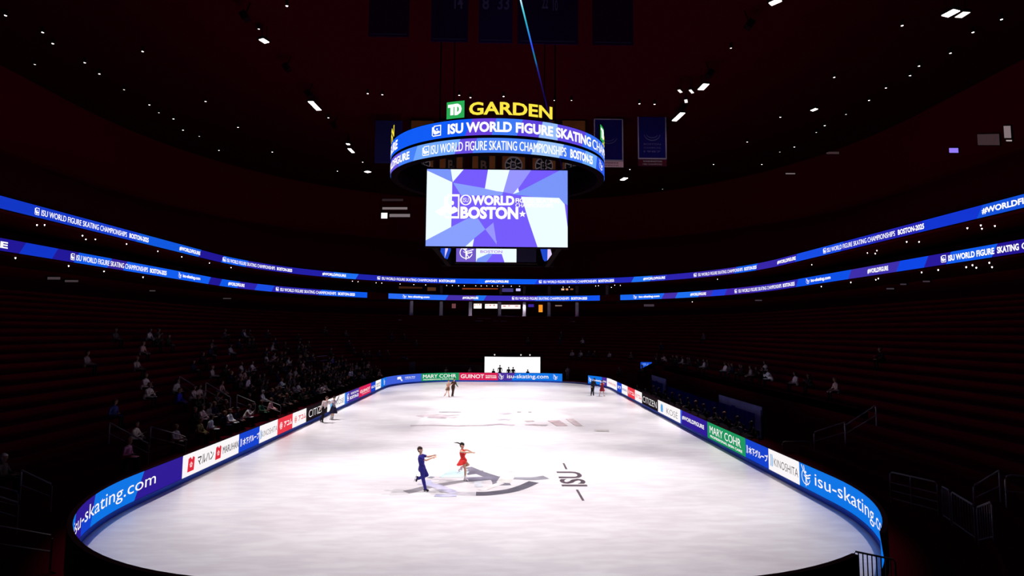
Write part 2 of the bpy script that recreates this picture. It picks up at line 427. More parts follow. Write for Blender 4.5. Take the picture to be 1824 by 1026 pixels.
sweep('wall_suite', [(CONC_O, 11.82), (CONC_O, 14.22)], M_WALL)
UP_O, UP_D, UP_H, UP_N = RIB_O+0.5, 0.77, 0.41, 22
prof2 = [(CONC_O, 14.22), (RIB_O+0.12, 14.22), (RIB_O+0.12, URIB_Z1+0.06), (UP_O, URIB_Z1+0.06)]
for k in range(UP_N): prof2 += [(UP_O + k*UP_D, 15.35 + k*UP_H), (UP_O + (k+1)*UP_D, 15.35 + k*UP_H)]
sweep('upper_seating_tiers', prof2, M_UPPER)
WALL_O = UP_O + UP_N*UP_D
sweep('wall_back', [(WALL_O, 15.35 + (UP_N-1)*UP_H), (WALL_O, ROOF)], M_WALL)
mb = MB()
lp = [(x+nx*(WALL_O+0.1), y+ny*(WALL_O+0.1), ROOF) for x, y, nx, ny in BASE[:-1]]
mb.add(lp, [tuple(range(len(lp)))], M_ROOF)
tag(mb.build('ceiling'), kind='structure')

def offset_of(x, y):
    """Distance outside the boards."""
    cx = max(-RINK_X+RINK_R, min(RINK_X-RINK_R, x)); cy = max(Y0+RINK_R, min(Y1-RINK_R, y))
    return math.hypot(x-cx, y-cy) - RINK_R
def normal_of(x, y):
    cx = max(-RINK_X+RINK_R, min(RINK_X-RINK_R, x)); cy = max(Y0+RINK_R, min(Y1-RINK_R, y))
    v = Vector((x-cx, y-cy, 0)); return v.normalized()      # outward
def tread(x, y):
    o_ = offset_of(x, y)
    if o_ < ROW_O or (OFFICIAL(x, y) and o_ < ROW_O + SKIP_ROWS*ROW_D): return 0.0
    return ROW_Z + min(ROWS-1, int((o_-ROW_O)/ROW_D))*ROW_H
def on_stand(px, py, h):
    """Where a sight line comes within h of the stepped seating."""
    d = ray(px, py).normalized(); t = 9.0
    while t < 120:
        p = EYE + d*t; o_ = offset_of(p.x, p.y)
        if o_ > 0.3:
            zz = 0.0 if (o_ < ROW_O or (OFFICIAL(p.x, p.y) and o_ < ROW_O+SKIP_ROWS*ROW_D)) else ROW_Z + (o_-ROW_O)/ROW_D*ROW_H
            if p.z <= zz + h: return p
        t += 0.05
    return None
# ------------------------------------------------------------------ rink boards
BP = Path(0.0)
KICK, TOPZ = 0.2, 1.18
C = dict(sky=(10, 118, 232), kick=(48, 96, 222), indigo=(46, 24, 150), purple=(76, 46, 158), green=(28, 152, 96), red=(238, 58, 74), pink=(222, 34, 88),
         black=(24, 14, 20), white=(255, 250, 252), royal=(16, 66, 208), blue=(62, 96, 222), aqua=(60, 160, 230), crimson=(225, 40, 60), grey=(70, 62, 72))
UP_MAP = BP.map
def face(c): return led(C[c] if isinstance(c, str) else c, 0.97)
def board(name_label, s0, s1, base, patches=(), texts=(), logos=(), white_lines=()):
    t = thing('rink_board', name_label, 'rink board', BP.map((s0+s1)/2, 0.0, 0.0))
    inv = Vector(t.location)
    W = s1 - s0
    mpv = lambda s, z, off: tuple(Vector(BP.map(s, z, off)) - inv)
    U = lambda u: s0 + W*u
    V = lambda v: KICK + (TOPZ-0.03-KICK)*v
    # face panel with its printed colour fields
    q = MB(); e = 0.004
    put_quad(q, mpv, s0+e, s1-e, KICK, TOPZ-0.03, face(base), 0.0)
    for u0, u1, v0, v1, sl, sl2, c in patches:
        put_quad(q, mpv, U(u0), U(u1), V(v0), V(v1), face(c), 0.006, sl, sl2)
    q.build('face_panel', t)
    q = MB(); put_quad(q, mpv, s0, s1, 0.0, KICK-0.005, ink(C['kick']), 0.02); put_quad(q, lambda s, z, o_: mpv(s, KICK-0.005, z), s0, s1, 0.0, 0.02, ink(C['kick']), 0)
    q.build('kick_plate', t)
    q = MB(); n = max(1, int(W/0.5)); vs_ = []
    for i in range(n+1):
        s = s0 + W*i/n
        vs_ += [mpv(s, TOPZ-0.03, 0.012), mpv(s, TOPZ, 0.012), mpv(s, TOPZ, -0.12), mpv(s, 0.0, -0.12)]
    fs = [(4*i+k, 4*i+4+k, 4*i+5+k, 4*i+1+k) for i in range(n) for k in range(3)] + [(0, 1, 2, 3), (4*n+3, 4*n+2, 4*n+1, 4*n)]
    q.add(vs_, fs, M_BLACK); q.build('back_and_top_rail', t)
    for s, u0, u1, v0, v1, c, wt in texts:
        q = MB(); put_text(q, mpv, s, U(u0), U(u1), V(v0), V(v1), face(c), 0.016, wt); q.build('lettering', t)
    for fn, u, v, h, c in logos:
        q = MB(); fn(q, mpv, U(u), V(v), h*(TOPZ-KICK), face(c), 0.016); q.build('logo', t)
    return t
def PX(*xs, side='L'): return [BP.s_px(x, 0.7, side) for x in xs]
def rel(s0, s1, px, side): return (BP.s_px(px, 0.7, side) - s0)/(s1-s0)
# marks used on the boards
def mark_maruhan(q, mp, u, v, h, m, off):
    w = h*0.9
    put_poly(q, mp, [(u-w*.5, v-h*.5), (u+w*.42, v-h*.5), (u+w*.5, v+h*.38), (u+w*.25, v+h*.5), (u+w*.1, v+h*.3), (u-w*.1, v+h*.5), (u-w*.4, v+h*.42)], m, off)
    for k in range(5):
        a = PI/2 + k*2*PI/5; put_disc(q, mp, u+.13*w*math.cos(a), v-.05*h+.13*h*math.sin(a), .08*h, led((250, 205, 205), 0.97), off+.002, n=10)
def mark_acom(q, mp, u, v, h, m, off):
    for k in range(6):
        a = k*PI/3; put_ring(q, mp, u+.26*h*math.cos(a), v+.26*h*math.sin(a), .17*h, .07*h, m, off, n=10)
    put_ring(q, mp, u, v, .12*h, .06*h, m, off, n=12)
def mark_petals(q, mp, u, v, h, m, off):
    for k, sx in ((0, -1), (1, 1)):
        put_poly(q, mp, [(u+sx*.02*h, v-.5*h), (u+sx*.40*h, v-.5*h), (u+sx*.48*h, v-.1*h), (u+sx*.40*h, v+.3*h), (u+sx*.2*h, v+.5*h), (u+sx*.02*h, v+.3*h)], m, off)
def mark_state(q, mp, u, v, h, m, off):
    P = [(-1, .45), (.2, .5), (.55, .42), (.5, .2), (.62, .05), (.75, -.25), (.95, -.3), (.98, 0), (1.05, -.05), (1.02, -.42), (.6, -.45), (.42, -.2), (.3, -.15), (.25, 0), (-1, -.05)]
    put_poly(q, mp, [(u+x*h*.8, v+y*h) for x, y in P], m, off)
def mark_two_k(q, mp, u, v, h, m, off):
    for k in (-1, 1): put_strip(q, mp, [(u+k*.12*h, v-.5*h), (u+k*.12*h+.08*h, v), (u+k*.12*h, v+.5*h)], .12*h, m, off)

# left side, from the camera towards the far end
LT = min((proj(BP.map(BP.L*(0.02+0.2*i/600), 0.7))[0], BP.L*(0.02+0.2*i/600)) for i in range(601))[1]
LPX = proj(BP.map(LT, 0.7))[0]
sA, sB = LT - 3.2, PX(325)[0]
rl = lambda px: rel(sA, sB, px, 'L')
t0 = (LT + 0.35 - sA)/(sB-sA)
board('near curved blue and indigo board lettered isu-skating.com, left corner of the rink', sA, sB, 'indigo',
      patches=((0.0, t0+0.05, 0, 1, 0.0, 0.5, 'sky'), (rl(165), rl(248), 0, 1, 0.3, 0.5, 'sky'), (0.0, t0-0.02, 0, 1, 0, 0, 'sky'), (rl(145), rl(165), 0, 0.45, 0.0, 0.2, 'royal')),
      texts=(('isu-skating.com', rl(LPX+4.5), rl(277), 0.18, 0.80, 'white', 0.0),))
s0, s1 = PX(325, 425.5)
board('white board with two red emblems and マルハン MARUHAN in black', s0, s1, 'white',
      texts=(('マルハン', .23, .5, .28, .72, 'black', 0.02), ('MARUHAN', .67, .985, .32, .68, 'grey', 0.03)), logos=((mark_maruhan, .125, .5, .62, 'crimson'), (mark_maruhan, .585, .5, .62, 'crimson')))
s0, s1 = PX(425.5, 462)
board('royal blue board lettered 木下グループ between the two white boards on the left', s0, s1, 'royal', texts=(('木下グループ', .17, .98, .3, .68, 'white', 0.03),), logos=((mark_two_k, .085, .5, .4, 'white'),))
s0, s1 = PX(462, 494.5)
board('white board lettered KINOSHITA beside the red board on the left', s0, s1, 'white', texts=(('KINOSHITA', .1, .96, .3, .64, 'grey', -0.01),), logos=((mark_two_k, .06, .48, .5, 'aqua'),))
s0, s1 = PX(494.5, 521)
board('coral red board with white アコム and ring emblem, left side', s0, s1, 'red', texts=(('アコム', .4, .95, .32, .7, 'white', 0.03),), logos=((mark_acom, .21, .5, .5, 'white'),))
s0, s1 = PX(521, 545.5)
board('white board with red アコム and ring emblem, left side', s0, s1, 'white', texts=(('アコム', .4, .95, .32, .7, 'red', 0.03),), logos=((mark_acom, .21, .5, .5, 'red'),))
s0, s1 = PX(545.5, 583)
board('black board lettered CITIZEN behind the man in the white shirt', s0, s1, 'black', texts=(('CITIZEN', .1, .95, .22, .76, 'white', -0.01),))
s0, s1 = PX(583, 615.5)
board('white board with blue petals and KOSÉ behind the woman in the dark skirt', s0, s1, 'white', patches=((.94, 1, 0, 1, 0, 0, 'aqua'),), texts=(('KOSÉ', .46, .9, .24, .74, 'grey', -0.01),), logos=((mark_petals, .2, .5, .66, 'aqua'),))
s0, s1 = PX(615.5, 639.5)
board('blue and purple board with WORLD BOSTON-25 in white, far left side', s0, s1, 'purple', patches=((0, .2, 0, 1, 0, .2, 'blue'),),
      texts=(('FIGURE SKATING', .36, .95, .62, .82, 'white', 0.02), ('BOSTON-25', .3, .95, .2, .5, 'white', 0.04)), logos=((logo_square, .16, .5, .6, 'white'),))
s0, s1 = PX(639.5, 660.5)
board('pink red board with white GUINOT writing, far left side', s0, s1, 'pink', texts=(('GUINOT', .08, .92, .36, .66, 'white', 0.02), ('PROFESSIONNEL', .25, .9, .18, .28, 'white', 0.0)))
s0, s1 = PX(660.5, 669)
board('narrow blue board before the small white one, far left corner', s0, s1, 'royal', texts=(('HEALTH', .1, .9, .36, .62, 'white', 0.02),))
s0, s1 = PX(669, 678.5)
board('narrow white board with grey print, far left corner', s0, s1, 'white', texts=(('SKATE', .12, .88, .5, .7, 'grey', 0.02), ('OFFICIAL', .12, .88, .26, .42, 'grey', 0.02)))
s0, s1 = PX(678.5, 697)
board('curved sky blue board with a white skater outline, far left corner', s0, s1, (lambda: 'sky')(), patches=((.6, 1, 0, 1, .4, 0, 'blue'),), logos=((logo_skater, .42, .5, .75, 'white'),))
s0, s1 = PX(697, 750.5)
board('mid blue board with a white state outline and small writing', s0, s1, 'blue', texts=(('HEALTH', .52, .82, .56, .72, 'white', 0.02), ('massachusetts', .52, .82, .4, .5, 'white', 0.0)), logos=((mark_state, .34, .5, .62, 'white'),))
s0, s1 = PX(750.5, 818)
board('green board lettered MARY COHR at the far end of the rink', s0, s1, 'green', texts=(('MARY COHR', .05, .92, .36, .84, 'white', 0.035), ('PROFESSIONAL SKIN CARE', .06, .9, .1, .24, 'white', 0.02)))
s0 = s1; s1 = BP.s_px(887, 0.7, 'L') if proj(BP.map(BP.L/2, .7))[0] > 887 else BP.s_px(887, 0.7, 'R')
board('pink red board lettered GUINOT at the far end of the rink', s0, s1, 'pink', texts=(('GUINOT', .04, .64, .26, .78, 'white', 0.015), ('PROFESSIONNEL', .68, .96, .52, .68, 'white', 0.02), ('SKIN CARE', .68, .96, .28, .46, 'white', 0.04)))
s0 = s1; s1 = BP.s_px(1001.5, 0.7, 'R')
GATE0 = s1
board('purple and sky blue board lettered isu-skating.com, below the white screen', s0, s1, 'sky', patches=((0, .24, 0, 1, 0, .5, 'purple'),), texts=(('isu-skating.com', .14, .78, .12, .82, 'white', 0.01),), logos=((logo_skater, .05, .5, .8, 'white'), (logo_skater, .89, .5, .7, 'white')))
GATE1, s1 = PX(1047.5, 1072, side='R')
board('sky blue board right of the open gate, behind the man in black', GATE1, s1, 'sky', texts=(('isu-skating', .3, .95, .3, .6, 'white', 0.03),), logos=((logo_skater, .14, .5, .6, 'white'),))
s0, s1 = PX(1072, 1081, side='R')
board('narrow purple board behind the woman in the red dress', s0, s1, 'purple', texts=(('WORLD', .15, .9, .4, .6, 'white', 0.03),))
s0, s1 = PX(1081, 1099, side='R')
board('white board with pale red writing, far right side', s0, s1, 'white', texts=(('MARUHAN', .12, .9, .34, .62, (226, 120, 130), 0.04),))
s0, s1 = PX(1099, 1107.5, side='R')
board('narrow royal blue board with white print, far right side', s0, s1, 'royal', texts=(('木下', .15, .85, .3, .68, 'white', 0.03),))
s0, s1 = PX(1107.5, 1118, side='R')
board('narrow white board with blue grey print, far right side', s0, s1, 'white', texts=(('KINOSHITA', .1, .92, .36, .6, (120, 125, 175), 0.03),))
s0, s1 = PX(1118, 1131, side='R')
board('coral red board with white アコム, right side', s0, s1, 'red', texts=(('アコム', .36, .95, .3, .68, 'white', 0.03),), logos=((mark_acom, .2, .5, .5, 'white'),))
s0, s1 = PX(1131, 1143.5, side='R')
board('white board with red アコム, right side', s0, s1, 'white', texts=(('アコム', .36, .95, .3, .68, 'red', 0.03),), logos=((mark_acom, .2, .5, .5, 'red'),))
s0, s1 = PX(1143.5, 1172, side='R')
board('black board lettered CITIZEN before the officials on the right', s0, s1, 'black', texts=(('CITIZEN', .07, .93, .22, .76, 'white', -0.01),))
s0, s1 = PX(1172, 1212, side='R')
board('white board with blue petals and KOSÉ on the right side', s0, s1, 'white', texts=(('KOSÉ', .42, .9, .22, .78, 'grey', -0.015),), logos=((mark_petals, .2, .5, .66, 'aqua'),))
s0, s1 = PX(1212, 1260, side='R')
board('dark purple board lettered #WORLDFIGURE on the right side', s0, s1, 'indigo', patches=((0, .06, 0, 1, 0, .1, 'blue'),), texts=(('#WORLDFIGURE', .08, .9, .36, .66, 'white', 0.03),))
s0, s1 = PX(1260, 1328, side='R')
board('green board lettered MARY COHR PROFESSIONAL SKIN CARE on the right side', s0, s1, 'green', texts=(('MARY COHR', .08, .9, .36, .82, 'white', 0.02), ('PROFESSIONAL SKIN CARE', .09, .93, .12, .26, 'white', 0.03)))
s0, s1 = PX(1328, 1369, side='R')
board('royal blue board lettered 木下グループ on the right side', s0, s1, 'royal', texts=(('木下グループ', .16, .98, .28, .66, 'white', 0.03),), logos=((mark_two_k, .085, .47, .4, 'white'),))
s0, s1 = PX(1369, 1424, side='R')
board('white board lettered KINOSHITA beside the near right corner', s0, s1, 'white', texts=(('KINOSHITA', .2, .97, .3, .66, 'grey', -0.005),), logos=((mark_two_k, .11, .5, .55, 'aqua'),))
RT = max((proj(BP.map(BP.L*(0.78+0.2*i/600), 0.7))[0], BP.L*(0.78+0.2*i/600)) for i in range(601))[1]
s0, s1 = s1, RT + 0.95
rr_ = lambda px: rel(s0, s1, px, 'R')
board('near curved sky blue board with white skater outline and isu-skating.com, right corner', s0, s1, 'sky', texts=(('isu-skating.com', rr_(1452), (RT-0.1-s0)/(s1-s0), .16, .82, 'white', 0.0),), logos=((logo_skater, rr_(1436), .52, .82, 'white'),))
# plain backs along the near end and the low sill of the open gate
e0, e1 = s1, BP.L - 0.01
for i in range(400):                                       # the near right gate stands open: the end boards start past it
    sg = RT + 0.95 + (BP.L-RT-1.0)*i/400
    if proj(BP.map(sg, TOPZ))[0] < 1519: break
e0 = sg
for a, b, w in ((0.0, sA, 'left'), (e0, e1, 'right')):
    board('plain dark blue board across the near end, %s half' % w, a, b, 'kick')
q = MB(); vs_ = []
n = 6
for i in range(n+1):
    s = GATE0 + (GATE1-GATE0)*i/n
    vs_ += [BP.map(s, 0, 0.02), BP.map(s, 0.2, 0.02), BP.map(s, 0.2, -0.12), BP.map(s, 0, -0.12)]
q.add(vs_, [(4*i+k, 4*i+4+k, 4*i+5+k, 4*i+1+k) for i in range(n) for k in range(3)] + [(0, 1, 2, 3), (4*n+3, 4*n+2, 4*n+1, 4*n)], mat('gate_sill', (70, 78, 130), 0.5))
tag(q.build('gate_sill', origin=BP.map((GATE0+GATE1)/2, 0)), 'low blue grey sill across the open rink gate', 'sill')

# ------------------------------------------------------------------ LED ribbons on the balcony fronts
RP = Path(RIB_O)
EV = 'ISU WORLD FIGURE SKATING CHAMPIONSHIPS  BOSTON-2025'
def halves(s):
    """A line of writing with a wide gap in it, as the two pieces it is made of: (text, start, end) as fractions of its length."""
    if '  ' not in s: return [(s, 0.0, 1.0)]
    l, r = s.split('  '); wl, wr = text_shape(l, .035)[2], text_shape(r, .035)[2]; T = wl + wr + 1.0
    return [(l, 0.0, wl/T), (r, (wl+1.0)/T, 1.0)]
def rpx(px, z):
    half = proj(RP.map(RP.L/2, z))[0]
    return RP.s_px(px, z, 'L' if px < half else 'R')
def ribbon(label, z0, z1, sa, sb, fields, texts):
    t = thing('ribbon_display', label, 'led display', RP.map((sa+sb)/2, z0, 0))
    inv = Vector(t.location); zc = (z0+z1)/2; H = z1 - z0
    mp = lambda s, z, off: tuple(Vector(RP.map(s, z, off)) - inv)
    q = MB(); n = int((sb-sa)/0.8)+1; vs_ = []
    for i in range(n+1):
        s = sa + (sb-sa)*i/n
        vs_ += [mp(s, z0-.05, 0.0), mp(s, z0-.05, -.1), mp(s, z1+.05, -.1), mp(s, z1+.05, 0.0)]
    q.add(vs_, [(4*i+k, 4*i+4+k, 4*i+4+(k+1) % 4, 4*i+(k+1) % 4) for i in range(n) for k in range(4)] + [(0, 1, 2, 3), (4*n+3, 4*n+2, 4*n+1, 4*n)], M_BLACK)
    q.build('housing', t)
    q = MB()
    edges = [sa] + [rpx(f[0], zc) for f in fields[1:]] + [sb]
    for i, f in enumerate(fields):
        a, b = edges[i], edges[i+1]
        put_quad(q, mp, a, b, z0, z1, led(f[1]), 0.012, 0.0 if i == 0 else 0.5, 0.0 if i == len(fields)-1 else 0.5, step=0.8)
    q.build('screen', t)
    for s, p0, p1 in texts:
        a = rpx(p0, zc) if isinstance(p0, (int, float)) and p0 > 0 else sa + (-p0 if p0 else 0)
        b = rpx(p1, zc) if p1 is not None else a + H*0.6*text_shape(s, .03)[2]
        if s == '@':
            q = MB(); logo_square(q, mp, (a+b)/2, zc, H*.62, WHITE_LED, 0.045, w=(b-a)); q.build('emblem', t); continue
        if s == '%':
            q = MB(); logo_skater(q, mp, (a+b)/2, zc, H*.75, WHITE_LED, 0.045, w=(b-a)); q.build('emblem', t); continue
        for s_, f0, f1 in halves(s):
            q = MB(); put_text(q, mp, s_, a+(b-a)*f0, a+(b-a)*f1, z0+H*.22, z0+H*.74, WHITE_LED, 0.045, 0.035); q.build('lettering', t)
HW_ = '#WORLDFIGURE'
b1, b2, b3, i1, i2, p1_ = (14, 52, 200), (12, 88, 232), (30, 112, 240), (32, 22, 150), (44, 34, 172), (70, 46, 168)
ribbon('upper curved blue LED ribbon running unbroken round the whole balcony front', URIB_Z0, URIB_Z1, rpx(30, 14.87)-7.5, rpx(1790, 14.87)+9,
       [(0, (16, 54, 196)), (150, (20, 60, 206)), (245, (14, 88, 222)), (356, i1), (396, b2), (440, i2), (470, (34, 30, 165)), (575, (26, 52, 190)), (592, b3), (636, (30, 34, 170)), (730, (22, 60, 215)), (790, (18, 84, 236)), (850, (14, 92, 246)),
        (955, (30, 60, 220)), (1020, (40, 70, 220)), (1092, (34, 38, 180)), (1127, b3), (1160, (40, 56, 200)), (1186, i2), (1236, (62, 40, 170)), (1310, b2), (1348, (56, 38, 168)), (1386, (48, 34, 176)), (1418, (22, 76, 228)), (1500, (30, 40, 190)), (1560, (36, 34, 176)), (1640, (16, 52, 208)), (1745, (16, 80, 216))],
       [('@', 61, 69), (EV, 73, 264), (HW_, 319, 356), ('@', 396, 402), (EV, 404, 520), (HW_, 574, 616), ('@', 672, 677), (EV, 680, 811), (HW_, 864, 906), ('@', 960, 965), (EV, 968, 1094), (HW_, 1146, 1185), ('@', 1236, 1241), (EV, 1244, 1348), (HW_, 1385, 1418), ('@', 1467, 1472), (EV, 1474, 1647), (HW_, 1750, None)])
ribbon('lower left blue and indigo LED ribbon ending at the dark left corner', LRIB_Z0, LRIB_Z1, rpx(30, 12.07)-7.5, rpx(654, 12.07),
       [(0, i1), (40, b1), (98, i1), (136, b2), (195, (50, 30, 155)), (223, (16, 92, 238)), (373, i1), (393, b2), (425, i2), (456, (24, 78, 226)), (486, (40, 34, 170)), (570, b2)],
       [('URE', -4.6, 13), ('@', 125, 132), (EV, 135, 296), ('%', 317, 323), ('isu-skating.com', 325, 356), (HW_, 406, 435), ('@', 491, 496), (EV, 499, 632)])
ribbon('lower middle blue and purple LED ribbon across the far end', LRIB_Z0, LRIB_Z1, rpx(692, 12.07), rpx(1068.5, 12.07),
       [(0, (40, 108, 245)), (796, p1_), (846, b3), (864, (62, 46, 186)), (955, (40, 92, 232)), (1010, (16, 84, 238))],
       [('%', 717, 724), ('isu-skating.com', 727, 765), (HW_, 824, 852), ('@', 912, 916), (EV, 918, 1046)])
ribbon('lower right blue and purple LED ribbon rising towards the right', LRIB_Z0, LRIB_Z1, rpx(1105, 12.07), rpx(1790, 12.07)+9,
       [(0, (24, 104, 240)), (1181, p1_), (1205, b3), (1246, (70, 50, 176)), (1268, (32, 62, 220)), (1293, (62, 34, 165)), (1345, (48, 34, 172)), (1420, (12, 80, 230)), (1514, (62, 46, 170)), (1600, (12, 70, 230)), (1650, (40, 24, 156)), (1690, (14, 90, 236)), (1772, (34, 18, 146))],
       [('%', 1128, 1135), ('isu-skating.com', 1138, 1175), (HW_, 1230, 1258), ('@', 1309, 1313), (EV, 1316, 1416), ('%', 1436, 1443), ('isu-skating.com', 1445, 1480), (HW_, 1546, 1583), ('@', 1677, 1686), ('ISU WORLD FIGURE', 1690, 1772), ('SKATING', 1777, 1816), ('CHAMPIONSHIPS', 1821, None)])
# ------------------------------------------------------------------ centre-hung scoreboard
SBX, SBY, SBA, SBB = 0.045, YC, 8.216, 6.928
class Ring:
    def __init__(self, da=0.0):
        self.p = []; self.n = []; self.s = [0.0]
        for i in range(361):
            th = math.radians(90 + i); c, s = math.cos(th), math.sin(th)
            self.p.append(Vector((SBX + (SBA+da)*c, SBY + (SBB+da)*s, 0)))
            self.n.append(Vector((c/(SBA+da), s/(SBB+da), 0)).normalized())
        for a, b in zip(self.p, self.p[1:]): self.s.append(self.s[-1] + (b-a).length)
        self.L = self.s[-1]
    def map(self, s, z, off=0.0):
        s = s % self.L; lo, hi = 0, 360
        while hi-lo > 1:
            mid = (lo+hi)//2
            if self.s[mid] <= s: lo = mid
            else: hi = mid
        t = (s-self.s[lo])/(self.s[hi]-self.s[lo]); p = self.p[lo].lerp(self.p[hi], t); n = self.n[lo].lerp(self.n[hi], t).normalized()
        return (p.x+n.x*off, p.y+n.y*off, z)
    def s_px(self, px, z):
        prev = None
        for i in range(1001):
            s = self.L*(0.28 + 0.44*i/1000); q = proj(self.map(s, z))[0]
            if prev and prev[1] <= px <= q: return prev[0] + (s-prev[0])*(px-prev[1])/(q-prev[1])
            prev = (s, q)
        return self.L*0.30 if px < 880 else self.L*0.70
RG = Ring()
SB = thing('scoreboard', 'round centre-hung arena scoreboard with two LED rings and a large front screen', 'scoreboard', (SBX, SBY, 11.0))
INV = Vector(SB.location)
SPLIT = True
loc = lambda f: (lambda u, v, off: tuple(Vector(f(u, v, off)) - INV))
rmp = loc(RG.map)
def ringscreen(name, z0, z1, fields, texts, base):
    q = MB(); n = 90; vs_ = []
    for i in range(n):
        s = RG.L*i/n
        vs_ += [rmp(s, z0-.05, 0), rmp(s, z0-.05, -.5), rmp(s, z1+.05, -.5), rmp(s, z1+.05, 0)]
    q.add(vs_, [(4*i+k, 4*((i+1) % n)+k, 4*((i+1) % n)+(k+1) % 4, 4*i+(k+1) % 4) for i in range(n) for k in range(4)], M_SB)
    hs = q.build('ring_housing', SB)
    q = MB(); zc = (z0+z1)/2
    s_a, s_b = RG.s_px(699, zc)-1.2, RG.s_px(1074, zc)+1.2
    put_quad(q, rmp, s_b, s_a + RG.L, z0, z1, led(base), 0.02, step=0.4)
    E = [s_a] + [RG.s_px(f[0], zc) for f in fields[1:]] + [s_b]
    for i, f in enumerate(fields):
        put_quad(q, rmp, E[i], E[i+1], z0, z1, led(f[1]), 0.02, 0 if i == 0 else f[2], 0 if i == len(fields)-1 else fields[i+1][2], step=0.25)
    sc = q.build(name, SB)
    H = z1-z0
    for s, p0, p1 in texts:
        a, b = RG.s_px(p0, zc), (RG.s_px(p1, zc) if p1 else None)
        if b is None: b = a + H*.62*text_shape(s, .035)[2]
        if p0 < 700: a = b - H*.6*text_shape(s, .035)[2]
        q = MB()
        if s == '@': logo_square(q, rmp, (a+b)/2, zc, H*.66, WHITE_LED, .035, w=b-a); q.build('emblem', sc)
        elif s == '%': logo_skater(q, rmp, (a+b)/2, zc, H*.75, WHITE_LED, .035, w=b-a); q.build('emblem', sc)
        else:
            for s_, f0, f1 in halves(s):
                q = MB(); put_text(q, rmp, s_, a+(b-a)*f0, a+(b-a)*f1, z0+H*.17, z0+H*.80, WHITE_LED, .035, .04); q.build('lettering', sc)
ringscreen('upper_ring_screen', 19.36, 20.48, [(0, (16, 92, 246), 0), (835, (104, 64, 220), .5), (880, (62, 122, 246), .3), (926, (92, 66, 220), .4), (963, (150, 190, 255), .3), (993, (96, 70, 224), 0), (1040, (56, 112, 245), .5)],
           [('FIGURE', 690, 709), ('@', 770, 786), ('ISU WORLD FIGURE SKATING', 798, 1052), ('CHAMPIONSHIPS', 1054.5, None)], (16, 92, 246))
ringscreen('lower_ring_screen', 18.17, 19.16, [(0, (104, 84, 226), 0), (712, (70, 130, 250), .3), (740, (112, 168, 255), .4), (815, (104, 76, 224), .4), (846, (76, 132, 248), .3), (952, (156, 196, 255), .5), (1000, (66, 120, 248), .4), (1040, (110, 170, 255), .4), (1062, (46, 92, 236), .2)],
           [('#WORLDFIGURE', 690, 730), ('@', 753, 765), ('ISU WORLD FIGURE SKATING CHAMPIONSHIPS  BOSTON-25', 768, 1055), ('%', 1066, 1073)], (70, 130, 250))
# illuminated signs standing on the upper ring, one to each side
YEL, GRN = led((255, 232, 70), 1.0), led((42, 172, 84), 1.0)
def ring_sign(sc_):
    zb, zt_ = 20.60, 21.76
    q = MB(); a, b = sc_-3.62, sc_-2.36
    for off_, m in ((0.0, GRN),): put_quad(q, rmp, a, b, zb, zt_, m, 0.03, step=.3); put_quad(q, rmp, b, a, zb, zt_, M_SB, -0.08, step=.3)
    W = b-a; Hh = zt_-zb; U = lambda P: [(a+W*x, zb+Hh*y) for x, y in P]
    sq = q.build('sign_square', SB)
    q = MB()
    put_poly(q, rmp, U([(.08, .84), (.50, .84), (.50, .68), (.40, .68), (.40, .2), (.22, .2), (.22, .66), (.08, .66)]), WHITE_LED, .045)
    put_strip(q, rmp, U([(.46, .26), (.6, .26), (.74, .36), (.78, .52), (.74, .68), (.62, .77), (.44, .77)]), .15*W, WHITE_LED, .046)
    put_strip(q, rmp, U([(.53, .2), (.53, .8)]), .15*W, WHITE_LED, .047)
    q.build('logo', sq)
    q = MB(); put_text(q, rmp, 'GARDEN', sc_-2.04, sc_+3.62, zb+.12, zb+1.0, YEL, 0.03, .028); q.build('sign_lettering', SB)
    q = MB()
    for k in range(8):
        s = sc_-3.2+6.4*k/7; q.box(Vector(rmp(s, 20.8, -.15)), (.05, .05, .6), M_SB)
    q.build('sign_bracket', SB)
zc_ = 21.2
front = (RG.s_px(791, zc_) + RG.s_px(988.5, zc_))/2
for k_ in (0.0, RG.L/4 + 0.5, -RG.L/4 - 1.0): ring_sign(front + k_)
# four flat main screens under the ring
def flat_screen(cx, cy, w, z0, z1, face, name='main_screen'):
    """face: unit vector the screen looks along."""
    nx, ny = face; ux, uy = -ny, nx                      # left to right seen from the front
    mp = lambda u, v, off: (cx + ux*(u-.5)*w + nx*off - INV.x, cy + uy*(u-.5)*w + ny*off - INV.y, z0 + (z1-z0)*v - INV.z)
    q = MB(); a = Vector(mp(.5, .5, -.2)); q.box(a, (w+.16, .36, z1-z0+.16), M_SB, rz=math.atan2(uy, ux)); hs = q.build('screen_housing', SB)
    return mp, hs
SC_Y = 36.9
c00, c11 = at_y(757, 437, SC_Y), at_y(1012, 307, SC_Y); tl, br = at_y(762, 298, SC_Y), at_y(1010, 442, SC_Y)
sx0, sx1, sz0, sz1 = (c00.x+tl.x)/2, (c11.x+br.x)/2, (c00.z+br.z)/2, (c11.z+tl.z)/2
mpF, hs = flat_screen((sx0+sx1)/2, SC_Y, sx1-sx0, sz0, sz1, (0, -1))
def uvp(px, py):
    p = at_y(px, py, SC_Y); return ((p.x-sx0)/(sx1-sx0), min(1, max(0, (p.z-sz0)/(sz1-sz0))))
A_ = lambda P: [(min(1, max(0, uvp(755+x*.151, 290+y*.151)[0])), uvp(755+x*.151, 290+y*.151)[1]) for x, y in P]
B_ = lambda P: [(min(1, max(0, uvp(885+x*.151, 290+y*.151)[0])), uvp(885+x*.151, 290+y*.151)[1]) for x, y in P]
VIO, PERI, SKY, ICEC, LIL = led((118, 92, 252)), led((138, 160, 254)), led((122, 150, 250)), led((234, 250, 255), 1.05), led((152, 150, 255))
